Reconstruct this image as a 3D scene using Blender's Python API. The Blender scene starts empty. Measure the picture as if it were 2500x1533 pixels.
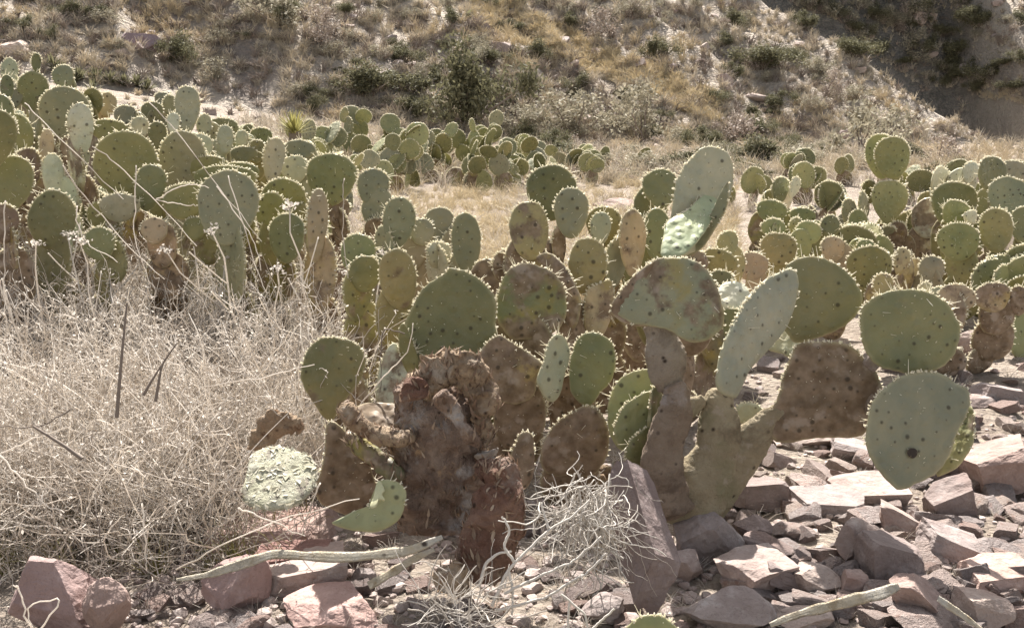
import bpy, math, random
import numpy as np
from mathutils import Vector, Matrix
R = math.radians
S = bpy.context.scene
COL = S.collection
random.seed(7)
rng = np.random.default_rng(7)

# ------------------------------------------------------------------ camera
F = 2680.0; PITCH = R(12.0); CAM = np.array([0.0, 0.0, 1.0])
cd = bpy.data.cameras.new('camera'); cam = bpy.data.objects.new('camera', cd); COL.objects.link(cam)
cam.location = CAM; cam.rotation_euler = (R(90) - PITCH, 0, 0)
cd.sensor_width = 36; cd.lens = 36 * F / 2500; cd.clip_start = .05; cd.clip_end = 2000
cd.dof.use_dof = False
S.camera = cam
S.render.resolution_x = 1024; S.render.resolution_y = 627
# ------------------------------------------------------------------ light
SUN_EL, SUN_AZ = 53.0, 4.0          # sun ahead of the camera, a little to the left
w = bpy.data.worlds.new('World'); S.world = w; w.use_nodes = True
nt = w.node_tree; nt.nodes.clear()
wo = nt.nodes.new('ShaderNodeOutputWorld'); bg = nt.nodes.new('ShaderNodeBackground'); sk = nt.nodes.new('ShaderNodeTexSky')
sk.sky_type = 'NISHITA'; sk.sun_disc = False; sk.sun_elevation = R(SUN_EL); sk.sun_rotation = R(-SUN_AZ)
sk.dust_density = 2.5; sk.air_density = 1.0; sk.ozone_density = 1.0
bg.inputs['Strength'].default_value = 0.082
hs = nt.nodes.new('ShaderNodeHueSaturation'); hs.inputs['Saturation'].default_value = .42; nt.links.new(sk.outputs[0], hs.inputs['Color'])
wm = nt.nodes.new('ShaderNodeMix'); wm.data_type = 'RGBA'; wm.blend_type = 'MULTIPLY'; wm.inputs[0].default_value = 1; wm.inputs[7].default_value = (1.04, 1.0, .95, 1)
nt.links.new(hs.outputs[0], wm.inputs[6]); nt.links.new(wm.outputs[2], bg.inputs[0]); nt.links.new(bg.outputs[0], wo.inputs[0])
ld = bpy.data.lights.new('sun', 'SUN'); sun = bpy.data.objects.new('sun', ld); COL.objects.link(sun)
ld.energy = 5.0; ld.angle = R(0.5); ld.color = (1.0, .95, .89)
sun.rotation_euler = (-R(90 - SUN_EL), 0, R(SUN_AZ))
S.view_settings.view_transform = 'Standard'; S.view_settings.look = 'None'
S.view_settings.gamma = 1; S.view_settings.exposure = 1.38
S.render.engine = 'CYCLES'

# ------------------------------------------------------------------ maths helpers
FW = np.array([0, math.cos(PITCH), -math.sin(PITCH)]); UP = np.array([0, math.sin(PITCH), math.cos(PITCH)])
def ray(px, py):
    return FW + np.array([(px - 1250) / F, 0, 0]) + UP * ((766.5 - py) / F)
def at(px, py, D): return CAM + D * ray(px, py)

def _h(ix, iy, iz, s):
    n = (ix * 374761393 + iy * 668265263 + iz * 2147483647 + s * 1274126177) & 0xffffffff
    n = ((n ^ (n >> 13)) * 1274126177) & 0xffffffff
    n = (n ^ (n >> 16)) & 0xffff
    return n / 65535.0
def vnoise(p, s=0):
    p = np.asarray(p, float); i = np.floor(p).astype(np.int64); f = p - i; f = f * f * (3 - 2 * f)
    r = 0
    for a in (0, 1):
        for b in (0, 1):
            for c in (0, 1):
                wt = (f[..., 0] if a else 1 - f[..., 0]) * (f[..., 1] if b else 1 - f[..., 1]) * (f[..., 2] if c else 1 - f[..., 2])
                r = r + wt * _h(i[..., 0] + a, i[..., 1] + b, i[..., 2] + c, s)
    return r * 2 - 1
def fbm(p, o=4, s=0):
    p = np.asarray(p, float); a = 1; r = 0; t = 0
    for k in range(o):
        r = r + a * vnoise(p * 2 ** k, s + k * 17); t += a; a *= .5
    return r / t
def sst(a, b, x):
    t = np.clip((x - a) / (b - a), 0, 1); return t * t * (3 - 2 * t)

def gz(x, y, fine=True):
    """height of the terrain"""
    x = np.asarray(x, float); y = np.asarray(y, float)
    field = .11 * np.maximum(-x - .3, 0) * sst(2.5, 5, y) + .02 * np.maximum(y - 6, 0) * sst(0, -6, x)
    field = field - .16 * np.maximum(y - 17, 0)
    d = -.45 * x + .89 * y
    hill = .55 * (d - 23.1)
    cap = 2.2 - .755 * (x - 9.1) - .25 * np.maximum(y - 38, 0)
    hill = np.minimum(hill, np.minimum(cap, 9))
    sl = 2.1 + (.55 - 2.1) * sst(20.5, 23.5, x)
    st = 50 - 9 * sst(20.5, 23.5, x)
    cl = np.minimum(-3 + sl * (y - st - .15 * (x - 15)), 8) 
    far = np.maximum(hill, np.where(y > 38, cl, -99))
    k = 1.2
    z = np.logaddexp(field * k * 3, far * k * 3) / (k * 3)
    z = z - np.logaddexp(0, (far - field - 0) * 0 - 40)
    p = np.stack([x, y, 0 * x], -1)
    z = z + .25 * fbm(p * .35, 3, 5) * sst(14, 24, y) + .22 * fbm(p * 1.1 + 9, 3, 8) * sst(20, 26, y)
    rl = np.stack([(.89 * x + .45 * y) * .42 + .5 * vnoise(p * .25, 55), (-.45 * x + .89 * y) * .10, 0 * x], -1)
    z = z + (.7 * (1 - 2 * abs(fbm(rl, 3, 61))) + .0) * sst(21, 27, y) * sst(0, .5, far - field + .6)
    if fine:
        z = z + .03 * fbm(p * 2.3, 3, 21) + .012 * fbm(p * 11, 3, 22)
    return z
US = np.linspace(-1.25, 1.25, 330)
YN = np.concatenate([np.linspace(-4, 1.2, 14)[:-1], np.geomspace(1.2, 19, 330)]); YF = np.geomspace(19, 140, 330)
YA = np.concatenate([YN, YF[1:]])
_Y, _U = np.meshgrid(YA, US, indexing='ij'); _X = _U * (np.maximum(_Y, 0) * .62 + 3.2); ZA = gz(_X, _Y)
YAL = YA.tolist(); ZAL = ZA.tolist()
import bisect
def gq(x, y):
    """height of the built terrain mesh at one point"""
    x = float(x); y = float(y)
    u = (x / (max(y, 0) * .62 + 3.2) + 1.25) / 2.5 * 329; i = min(max(int(u), 0), 328); a = min(max(u - i, 0), 1)
    j = min(max(bisect.bisect(YAL, y) - 1, 0), len(YAL) - 2); b = min(max((y - YAL[j]) / (YAL[j + 1] - YAL[j]), 0), 1)
    p, q = ZAL[j], ZAL[j + 1]
    return (p[i] * (1 - a) + p[i + 1] * a) * (1 - b) + (q[i] * (1 - a) + q[i + 1] * a) * b
def gqa(x, y):
    return np.array([gq(a, b) for a, b in zip(x, y)])
HX = np.arange(-300, 2821, 20); HY = np.arange(-300, 1921, 10)
_hx, _hy = np.meshgrid(HX, HY, indexing='ij'); HD = np.full(_hx.shape, 70.)
_rx = (_hx - 1250) / F; _t = (766.5 - _hy) / F
for _D in np.geomspace(70, .8, 450):
    _x = _D * _rx; _y = _D * (FW[1] + UP[1] * _t); _z = CAM[2] + _D * (FW[2] + UP[2] * _t)
    HD = np.where(_z < gz(_x, _y, False), _D, HD)
def hit(px, py):
    i = (px - HX[0]) / 20; j = (py - HY[0]) / 10
    i = min(max(i, 0), len(HX) - 1.001); j = min(max(j, 0), len(HY) - 1.001); a = int(i); b = int(j); f = i - a; g = j - b
    v = [HD[a, b], HD[a + 1, b], HD[a, b + 1], HD[a + 1, b + 1]]
    if max(v) > min(v) * 1.15: return float(v[0])
    return float((v[0] * (1 - f) + v[1] * f) * (1 - g) + (v[2] * (1 - f) + v[3] * f) * g)
# ------------------------------------------------------------------ mesh helpers
def mk(name, V, Fs, m, parent=None, smooth=True, attrs=None):
    me = bpy.data.meshes.new(name)
    V = np.asarray(V, np.float32); 
    if isinstance(Fs, np.ndarray):
        n, k = Fs.shape
        me.vertices.add(len(V)); me.vertices.foreach_set('co', V.ravel())
        me.loops.add(n * k); me.loops.foreach_set('vertex_index', Fs.astype(np.int32).ravel())
        me.polygons.add(n); me.polygons.foreach_set('loop_start', np.arange(0, n * k, k, dtype=np.int32))
        me.update(calc_edges=True)
    else:
        me.from_pydata(V.tolist(), [], Fs)
    me.polygons.foreach_set('use_smooth', np.full(len(me.polygons), smooth))
    if attrs:
        for a, vals in attrs.items():
            at_ = me.attributes.new(a, 'FLOAT', 'POINT'); at_.data.foreach_set('value', np.asarray(vals, np.float32))
    if m: me.materials.append(m)
    me.update()
    o = bpy.data.objects.new(name, me); COL.objects.link(o)
    if parent: o.parent = parent
    return o
def tag(o, label=None, cat=None, group=None, kind=None):
    if label: o['label'] = label
    if cat: o['category'] = cat
    if group: o['group'] = group
    if kind: o['kind'] = kind
    return o
def empty(name, loc, label, cat, group=None):
    o = bpy.data.objects.new(name, None); COL.objects.link(o); o.location = loc; o.empty_display_size = .05
    return tag(o, label, cat, group)

def strands(P, rad, sides=3):
    """P (N,S,3) rad (N,S) -> verts, quads of thin tapered tubes"""
    N, Sg, _ = P.shape
    T = np.gradient(P, axis=1); T /= np.linalg.norm(T, axis=2, keepdims=True) + 1e-9
    a = np.zeros_like(T); a[..., 0] = .31; a[..., 1] = .83; a[..., 2] = .2
    U = np.cross(T, a); U /= np.linalg.norm(U, axis=2, keepdims=True) + 1e-9
    W = np.cross(T, U)
    th = np.arange(sides) * 2 * math.pi / sides
    V = P[:, :, None, :] + rad[:, :, None, None] * (U[:, :, None, :] * np.cos(th)[None, None, :, None] + W[:, :, None, :] * np.sin(th)[None, None, :, None])
    idx = np.arange(N * Sg * sides).reshape(N, Sg, sides)
    a0 = idx[:, :-1, :]; b0 = np.roll(a0, -1, axis=2); c0 = np.roll(idx[:, 1:, :], -1, axis=2); d0 = idx[:, 1:, :]
    Q = np.stack([a0, b0, c0, d0], -1).reshape(-1, 4)
    return V.reshape(-1, 3), Q
class Acc:
    def __init__(s): s.V = []; s.Q = []; s.n = 0; s.A = []
    def add(s, V, Q, a=None):
        s.V.append(V); s.Q.append(Q + s.n); s.n += len(V)
        if a is not None: s.A.append(np.broadcast_to(np.asarray(a, float), (len(V),)))
    def build(s, name, m, parent=None, smooth=True):
        at_ = {'tone': np.concatenate(s.A)} if s.A else None
        return mk(name, np.concatenate(s.V), np.concatenate(s.Q), m, parent, smooth, at_)

# ------------------------------------------------------------------ materials
class NM:
    def __init__(s, name):
        s.m = bpy.data.materials.new(name); s.m.use_nodes = True; s.t = s.m.node_tree; s.t.nodes.clear()
        s.o = s.n('ShaderNodeOutputMaterial'); s.b = s.n('ShaderNodeBsdfPrincipled'); s.l(s.b.outputs[0], s.o.inputs[0])
    def n(s, t, **k):
        x = s.t.nodes.new(t)
        for a, v in k.items(): setattr(x, a, v)
        return x
    def l(s, a, b): s.t.links.new(a, b)
    def put(s, sock, v):
        if hasattr(v, 'node'): s.l(v, sock)
        elif v is not None: sock.default_value = v
    def coord(s, w='Object'): return s.n('ShaderNodeTexCoord').outputs[w]
    def noise(s, v, sc, det=4, rough=.55, dist=0.0):
        x = s.n('ShaderNodeTexNoise'); s.put(x.inputs['Vector'], v); x.inputs['Scale'].default_value = sc
        x.inputs['Detail'].default_value = det; x.inputs['Roughness'].default_value = rough; x.inputs['Distortion'].default_value = dist
        return x.outputs['Fac']
    def vor(s, v, sc, rnd=1., feat='F1', dim='3D', out='Distance'):
        x = s.n('ShaderNodeTexVoronoi', voronoi_dimensions=dim, feature=feat); s.put(x.inputs['Vector'], v)
        x.inputs['Scale'].default_value = sc; x.inputs['Randomness'].default_value = rnd
        return x.outputs[out]
    def mr(s, v, a, b, c=0., d=1.):
        x = s.n('ShaderNodeMapRange'); x.clamp = True; s.put(x.inputs[0], v)
        for i, q in enumerate((a, b, c, d)): s.put(x.inputs[i + 1], q)
        return x.outputs[0]
    def ma(s, op, a, b=None):
        x = s.n('ShaderNodeMath', operation=op); s.put(x.inputs[0], a)
        if b is not None: s.put(x.inputs[1], b)
        return x.outputs[0]
    def mix(s, f, a, b, mode='MIX'):
        x = s.n('ShaderNodeMix', data_type='RGBA', blend_type=mode); s.put(x.inputs[0], f)
        for q, i in ((a, 6), (b, 7)):
            if isinstance(q, tuple): q = tuple(q) + (1,) if len(q) == 3 else q
            s.put(x.inputs[i], q)
        return x.outputs[2]
    def vadd(s, a, b):
        x = s.n('ShaderNodeVectorMath', operation='ADD'); s.put(x.inputs[0], a); s.put(x.inputs[1], b); return x.outputs[0]
    def fin(s, col, rough=.8, h=None, hd=.01, spec=.3, st=1.):
        s.put(s.b.inputs['Base Color'], col); s.put(s.b.inputs['Roughness'], rough); s.b.inputs['Specular IOR Level'].default_value = spec
        if h is not None:
            bm = s.n('ShaderNodeBump'); bm.inputs['Distance'].default_value = hd; bm.inputs['Strength'].default_value = st
            s.l(h, bm.inputs['Height']); s.l(bm.outputs[0], s.b.inputs['Normal'])
        return s.m

def mat_pad(name, spots=True, scale=38.):
    k = NM(name); co = k.coord(); oi = k.n('ShaderNodeObjectInfo')
    sc = k.n('ShaderNodeVectorMath', operation='SCALE'); k.l(oi.outputs['Random'], sc.inputs['Scale']); sc.inputs[0].default_value = (37., 91., 53.)
    off = k.vadd(co, sc.outputs[0])
    base = oi.outputs['Color']
    c = k.mix(k.mr(k.noise(off, 9, 3), .35, .68), base, k.mix(1., base, (1.45, 1.32, 1.25), 'MULTIPLY'))
    c = k.mix(k.mr(k.noise(off, 60, 4), .55, .8, 0, .35), c, (.22, .2, .13))           # dusty mottling
    # yellowing
    dm = k.ma('ADD', oi.outputs['Alpha'], .12)
    ynz = k.noise(off, 11, 4, .6)
    yth = k.ma('SUBTRACT', .86, k.ma('MULTIPLY', dm, .55))
    c = k.mix(k.mr(ynz, yth, k.ma('ADD', yth, .12), 0, .55), c, (.30, .23, .055))
    bnz = k.noise(k.vadd(off, (5., 3., 1.)), 13, 5, .62)
    bth = k.ma('SUBTRACT', .84, k.ma('MULTIPLY', dm, .62))
    corky = k.mix(k.mr(k.noise(off, 33, 3), .35, .65), (.12, .08, .05), (.25, .185, .13))
    corky = k.mix(k.mr(k.noise(off, 22, 3), .56, .66, 0, .8), corky, (.33, .27, .22))
    c = k.mix(k.mr(bnz, bth, k.ma('ADD', bth, .1), 0, .92), c, corky)
    # fine scratches
    wv = k.noise(off, 130, 2, .5, 1.5); c = k.mix(k.mr(wv, .66, .72, 0, .3), c, (.35, .3, .2))
    h = k.noise(off, 35, 3, .6)
    rim = k.n('ShaderNodeAttribute', attribute_name='rim').outputs['Fac']
    if spots:
        vd = k.vor(co, scale, .6, dim='2D')
        rn = k.mr(k.noise(off, 14, 2), .38, .66, -.04, .17)
        sp = k.mr(k.ma('SUBTRACT', vd, rn), -.06, .05, 1, 0)
        sp = k.ma('MULTIPLY', sp, k.mr(rim, .4, .75, 1, 0))
        c = k.mix(k.ma('MULTIPLY', sp, .75), c, (.032, .022, .012))
        h = k.ma('ADD', k.ma('MULTIPLY', h, .35), k.mr(vd, .05, .4, .6, 0))
    rm = k.ma('MULTIPLY', k.mr(rim, .55, .9), k.mr(k.noise(off, 90, 2), .3, .6, .5, 1))
    c = k.mix(k.ma('MULTIPLY', rm, .45), c, (.44, .40, .24))
    rough = k.mr(k.noise(off, 25), .3, .7, .42, .7)
    return k.fin(c, rough, h, .004, .35)
M_PAD = mat_pad('cactus_skin', True, 31.); M_PADF = mat_pad('cactus_skin_far', True, 26.)

def mat_spine(name, a, b):
    k = NM(name); co = k.coord('Object')
    c = k.mix(k.noise(co, 14, 2), a, b); k.fin(c, .5, spec=.4)
    tr = k.n('ShaderNodeBsdfTranslucent'); k.put(tr.inputs[0], c); mx = k.n('ShaderNodeMixShader'); mx.inputs[0].default_value = .5
    k.l(k.b.outputs[0], mx.inputs[1]); k.l(tr.outputs[0], mx.inputs[2]); k.l(mx.outputs[0], k.o.inputs[0])
    return k.m
M_SPINE = mat_spine('pale_spine', (.82, .78, .64), (.92, .89, .78))
def mat_rock(name, a, b, cc):
    k = NM(name); co = k.coord(); oi = k.n('ShaderNodeObjectInfo')
    sc = k.n('ShaderNodeVectorMath', operation='SCALE'); k.l(oi.outputs['Random'], sc.inputs['Scale']); sc.inputs[0].default_value = (17., 31., 23.)
    co = k.vadd(co, sc.outputs[0])
    c = k.mix(k.mr(k.noise(co, 9, 5, .6), .3, .7), a, b)
    c = k.mix(k.mr(k.noise(co, 26, 5, .65), .52, .72, 0, .7), c, cc)
    c = k.mix(k.mr(k.noise(co, 150, 3, .7), .55, .75, 0, .4), c, (.12, .075, .06))
    c = k.mix(k.mr(k.noise(co, 5, 2), .58, .7, 0, .4), c, (.22, .11, .075))
    c = k.mix(1., c, oi.outputs['Color'], 'MULTIPLY')
    h = k.ma('ADD', k.noise(co, 22, 6, .62), k.ma('MULTIPLY', k.vor(co, 28, 1., 'DISTANCE_TO_EDGE'), .22))
    return k.fin(c, .85, h, .012, .25)
M_ROCK = mat_rock('pinkish_rhyolite', (.285, .228, .205), (.405, .34, .308), (.52, .465, .43))
def mat_ground(name, sc, cols, face=False):
    k = NM(name); co = k.coord()
    c = k.mix(k.mr(k.noise(co, sc, 6, .65), .35, .65), cols[0], cols[1])
    c = k.mix(k.mr(k.noise(k.vadd(co, (3., 7., 1.)), sc * .45, 5, .6), .5, .66, 0, .85), c, cols[2])
    c = k.mix(k.mr(k.noise(k.vadd(co, (13., 2., 1.)), sc * 2.7, 5, .7), .55, .7, 0, .8), c, cols[3])
    if face:  # shade of the far gully slope painted into the soil as dark grey
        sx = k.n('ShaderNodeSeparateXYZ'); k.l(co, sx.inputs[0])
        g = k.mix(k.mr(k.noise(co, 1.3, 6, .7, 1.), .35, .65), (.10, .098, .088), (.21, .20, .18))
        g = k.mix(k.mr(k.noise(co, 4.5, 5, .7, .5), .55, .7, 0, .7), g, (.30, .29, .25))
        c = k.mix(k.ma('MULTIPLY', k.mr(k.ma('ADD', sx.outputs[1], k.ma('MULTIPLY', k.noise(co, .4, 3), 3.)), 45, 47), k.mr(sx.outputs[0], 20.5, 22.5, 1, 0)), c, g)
    vd = k.vor(co, sc * 9, 1.); c = k.mix(k.mr(vd, .0, .6, .35, 0), c, (.42, .36, .32))
    h = k.ma('ADD', k.noise(co, sc * 4, 7, .7), k.ma('MULTIPLY', vd, -.4))
    return k.fin(c, .95, h, .25 / sc, .1)
M_GND = mat_ground('stony_soil', 5.5, [(.31, .26, .21), (.42, .355, .295), (.23, .185, .15), (.47, .405, .32)])
M_HILL = mat_ground('hillside_soil_and_shade', 1.1, [(.42, .365, .305), (.55, .485, .405), (.27, .235, .21), (.60, .53, .43)], True)
def mat_veg(name, a, b, cc=None, tl=.3, sc=3., rough=.75):
    k = NM(name); t = k.n('ShaderNodeAttribute', attribute_name='tone').outputs['Fac']
    c = k.mix(t, a, b)
    if cc: c = k.mix(k.mr(k.noise(k.coord(), sc, 3), .48, .62), c, cc)
    k.fin(c, rough, spec=.25)
    tr = k.n('ShaderNodeBsdfTranslucent'); k.put(tr.inputs[0], c); mx = k.n('ShaderNodeMixShader'); mx.inputs[0].default_value = tl
    k.l(k.b.outputs[0], mx.inputs[1]); k.l(tr.outputs[0], mx.inputs[2]); k.l(mx.outputs[0], k.o.inputs[0])
    return k.m
M_STRAW = mat_veg('dry_straw', (.46, .415, .365), (.86, .81, .74), (.58, .525, .46), .45, 6.)
M_STRAWY = mat_veg('golden_grass', (.52, .45, .32), (.80, .71, .53), None, .35)
M_HGRASS = mat_veg('hill_grass', (.46, .415, .345), (.76, .69, .575), (.64, .56, .42), .4, .35)
M_LEAF = mat_veg('olive_leaf', (.085, .082, .048), (.20, .19, .11), None, .3)
M_SAGE = mat_veg('sage_leaf', (.22, .20, .145), (.44, .40, .30), None, .25)
M_DEADB = mat_veg('dead_brush', (.24, .195, .165), (.44, .37, .31), None, .15)
M_GREY = mat_veg('weathered_wood', (.34, .30, .26), (.66, .62, .56), None, 0.05)
M_DARKST = mat_veg('dark_stem', (.15, .12, .10), (.25, .205, .17), None, 0.0)
M_YUCCA = mat_veg('yucca_leaf', (.20, .19, .06), (.36, .33, .13), None, .3)
def mat_rot(name, a, b, cc, dd, hd=.02, pit=.9):
    k = NM(name); co = k.coord()
    c = k.mix(k.mr(k.noise(co, 16, 5, .65), .32, .66), a, b)
    c = k.mix(k.mr(k.noise(k.vadd(co, (4., 1., 2.)), 10, 5, .6), .54, .64, 0, .85), c, cc)
    c = k.mix(k.mr(k.noise(k.vadd(co, (8., 3., 5.)), 26, 4, .6), .6, .68, 0, .9), c, dd)
    c = k.mix(k.mr(k.ma('ADD', k.vor(co, 34, 1.), k.mr(k.noise(co, 15, 2), .4, .6, .12, -.06)), .05, .2, pit, 0), c, (.03, .014, .009))
    c = k.mix(k.mr(k.noise(k.vadd(co, (1., 9., 4.)), 7, 5, .7, .6), .55, .66, 0, .75), c, k.mix(.5, a, (.03, .015, .01)))
    h = k.ma('ADD', k.noise(co, 40, 7, .72), k.ma('MULTIPLY', k.noise(co, 110, 4, .7, 1.), .5))
    return k.fin(c, .85, h, hd, .3)
M_ROT = mat_rot('rotten_cactus', (.22, .14, .10), (.48, .36, .28), (.68, .63, .59), (.58, .40, .25), .03)
M_STEM = mat_rot('woody_stem', (.36, .29, .185), (.48, .41, .28), (.33, .30, .18), (.50, .42, .32))
M_STEMB = mat_rot('brown_woody_stem', (.24, .175, .125), (.38, .30, .225), (.48, .41, .37), (.34, .26, .17))
M_STEMP = mat_rot('pale_corky_stem', (.34, .28, .21), (.46, .39, .31), (.26, .20, .15), (.48, .42, .36))
M_ROTR = mat_rot('rotten_cactus_red', (.21, .105, .072), (.38, .24, .175), (.48, .40, .34), (.54, .43, .32), .03)
M_ROTT = mat_rot('tan_fibre', (.34, .235, .15), (.50, .38, .26), (.58, .52, .44), (.22, .13, .075))
M_FLAKE = mat_rot('pale_flaking_skin', (.50, .49, .34), (.64, .62, .48), (.72, .70, .60), (.34, .29, .24))
M_BARK = mat_rot('bleached_leaf_strip', (.62, .53, .38), (.72, .66, .54), (.70, .66, .58), (.45, .36, .24))

# ------------------------------------------------------------------ pad builder
CL = {  # skin base colours
    'g': (.140, .148, .074), 'gg': (.168, .174, .118), 'o': (.155, .152, .066), 'd': (.118, .124, .058), 'p': (.27, .28, .20),
    'y': (.235, .215, .105), 'b': (.245, .195, .14), 't': (.30, .255, .165), 'w': (.42, .43, .34), 'k': (.115, .08, .058), 'v': (.195, .205, .098)}
CL = {k_: tuple(1.1 * c_ for c_ in v_) for k_, v_ in CL.items()}
def basis(yaw, pitch, roll=0.):
    cy, sy = math.cos(yaw), math.sin(yaw)
    n = np.array([sy * math.cos(pitch), -cy * math.cos(pitch), math.sin(pitch)])
    u = np.cross([0, 0, 1.], n); u /= np.linalg.norm(u)
    v = np.cross(n, u)
    c, s_ = math.cos(roll), math.sin(roll)
    return u * c + v * s_, -u * s_ + v * c, n
def pad_mesh(name, C, B, th, rr, thick, mat, parent, ploc, col, dmg, detail, bend, seed, spines=True, spl=1., fz=1.):
    """th,rr: polar outline in the pad's own plane"""
    u, v, n = B
    NT = {0: 28, 1: 48, 2: 84}[detail]; NR = {0: 5, 1: 7, 2: 13}[detail]
    T = np.arange(NT) * 2 * math.pi / NT
    r0 = np.interp(T, np.append(th, th[0] + 2 * math.pi), np.append(rr, rr[0]), period=2 * math.pi) if True else rr
    size = r0.mean()
    nb = max(8, int(2 * math.pi * size / .028))
    sc = 1 + .014 * np.maximum(0, np.sin(T * nb + seed)) + .055 * fbm(np.stack([np.cos(T) * 1.6, np.sin(T) * 1.6, T * 0 + seed], -1), 2, seed)
    r0 = r0 * sc
    k = np.sin(np.linspace(0, 1, NR + 1) * math.pi / 2)[1:]; k = k / k[-1]      # rings close up towards the rim
    prof = (1 - k ** 5) ** .5; prof[-1] = 0
    prof = prof * (1 - .25 * (1 - k) * 0)
    X = (k[:, None] * r0[None] * np.cos(T)[None]); Y = (k[:, None] * r0[None] * np.sin(T)[None])
    q = np.stack([X, Y, X * 0 + seed * 1.7], -1)
    bz = bend * (X / size) ** 2 * size + .14 * size * bend * (Y / size) + .05 * size * fbm(q / size * 1.2, 2, seed + 3)
    lump = .0026 * fbm(q * 55, 3, seed + 5) + .0012 * fbm(q * np.array([90, 22, 1]), 2, seed + 8)
    tl = thick * (.75 + .35 * (-Y / size).clip(-1, 1) * .5)
    Zf = bz + tl * prof[:, None] / 2 + lump * prof[:, None]; Zb = bz - tl * prof[:, None] / 2 - lump * prof[:, None]
    V = [np.array([[0, 0, tl.mean() / 2]])]; V.append(np.stack([X, Y, Zf], -1).reshape(-1, 3))
    nb0 = 1 + NR * NT
    V.append(np.array([[0, 0, -tl.mean() / 2]])); V.append(np.stack([X[:-1], Y[:-1], Zb[:-1]], -1).reshape(-1, 3))
    V = np.concatenate(V)
    rim = np.concatenate([[0], np.repeat(k ** 7, NT), [0], np.repeat(k[:-1] ** 7, NT)])
    Q = []
    f = lambda r, t: 1 + r * NT + t % NT
    b = lambda r, t: f(r, t) if r == NR - 1 else nb0 + 1 + r * NT + t % NT
    for t in range(NT):
        Q.append((0, f(0, t), f(0, t + 1))); Q.append((nb0, b(0, t + 1), b(0, t)))
    for r in range(NR - 1):
        for t in range(NT):
            Q.append((f(r, t), f(r + 1, t), f(r + 1, t + 1), f(r, t + 1)))
            Q.append((b(r, t), b(r, t + 1), b(r + 1, t + 1), b(r + 1, t)))
    o = mk(name, V, Q, mat, parent, True, {'rim': rim})
    Mx = Matrix(((u[0], v[0], n[0]), (u[1], v[1], n[1]), (u[2], v[2], n[2])))
    o.rotation_euler = Mx.to_euler(); o.location = C - ploc
    o.color = (*col, dmg)
    if spines:
        L = []; Rd = []
        rs = np.random.default_rng(seed + 99)
        m = max(10, int(2 * math.pi * size / .007))
        for a in np.linspace(0, 2 * math.pi, m, endpoint=False):
            if math.sin(a) < -.5 or (math.sin(a) < .2 and rs.random() < .6): continue
            a2 = a + rs.normal() * .05; rad = np.interp(a2 % (2 * math.pi), np.append(T, 2 * math.pi), np.append(r0, r0[0]))
            x, y = rad * math.cos(a2), rad * math.sin(a2)
            z = bend * (x / size) ** 2 * size + .14 * size * bend * y / size
            long_ = rs.random() < .11 * spl
            for j in range(2 if long_ else 3):
                d = np.array([math.cos(a2) + rs.normal() * .45, math.sin(a2) + rs.normal() * .45, rs.normal() * .5]); d /= np.linalg.norm(d)
                ln = rs.uniform(.014, .032) if long_ else rs.uniform(.003, .008) * min(fz, 1.2)
                p = np.array([x, y, z + rs.normal() * .002]) - d * .002
                L.append([p, p + d * ln]); Rd.append([.0009 * fz, .0004 * fz] if long_ else [.0019 * fz, .0010 * fz])
        # face areoles: small tufts and a few long spines
        m = int(math.pi * size * size / (.032 ** 2))
        for _ in range(m):
            a = rs.uniform(0, 2 * math.pi); q_ = math.sqrt(rs.random()) * .9
            rad = np.interp(a, T, r0, period=2 * math.pi) * q_; x, y = rad * math.cos(a), rad * math.sin(a)
            side = 1 if rs.random() < .7 else -1
            z = bend * (x / size) ** 2 * size + .14 * size * bend * y / size + side * thick * .42
            ln = rs.uniform(.012, .028) if rs.random() < .12 else rs.uniform(.003, .006)
            d = np.array([rs.normal() * .6, rs.normal() * .6 + .2, side * .9]); d /= np.linalg.norm(d)
            p = np.array([x, y, z]); L.append([p, p + d * ln]); Rd.append([.0008, .0003])
        Vs, Qs = strands(np.array(L), np.array(Rd))
        so = mk('spines', Vs, Qs, M_SPINE, o, False); so['kind'] = 'stuff'
    return o
def ell(cx, cy, w, h, tilt=0, egg=.17, n=40):
    t = np.arange(n) * 2 * math.pi / n; x = np.cos(t) * w / 2; y = np.sin(t) * h / 2
    x = x * (1 + egg * 2 * y / h)                        # wider above, tapering to the joint below
    a = R(tilt); return np.stack([cx + x * math.cos(a) + y * math.sin(a), cy - (y * math.cos(a) - x * math.sin(a)) ], -1)
def smoothpoly(P, n=6):
    P = np.asarray(P, float); m = len(P); out = []
    for i in range(m):
        a, b, c, d = P[i - 1], P[i], P[(i + 1) % m], P[(i + 2) % m]
        for k in range(n):
            t = k / n
            out.append(.5 * (2 * b + (c - a) * t + (2 * a - 5 * b + 4 * c - d) * t * t + (3 * b - a - 3 * c + d) * t ** 3))
    return np.array(out)
SEED = [100]
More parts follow.
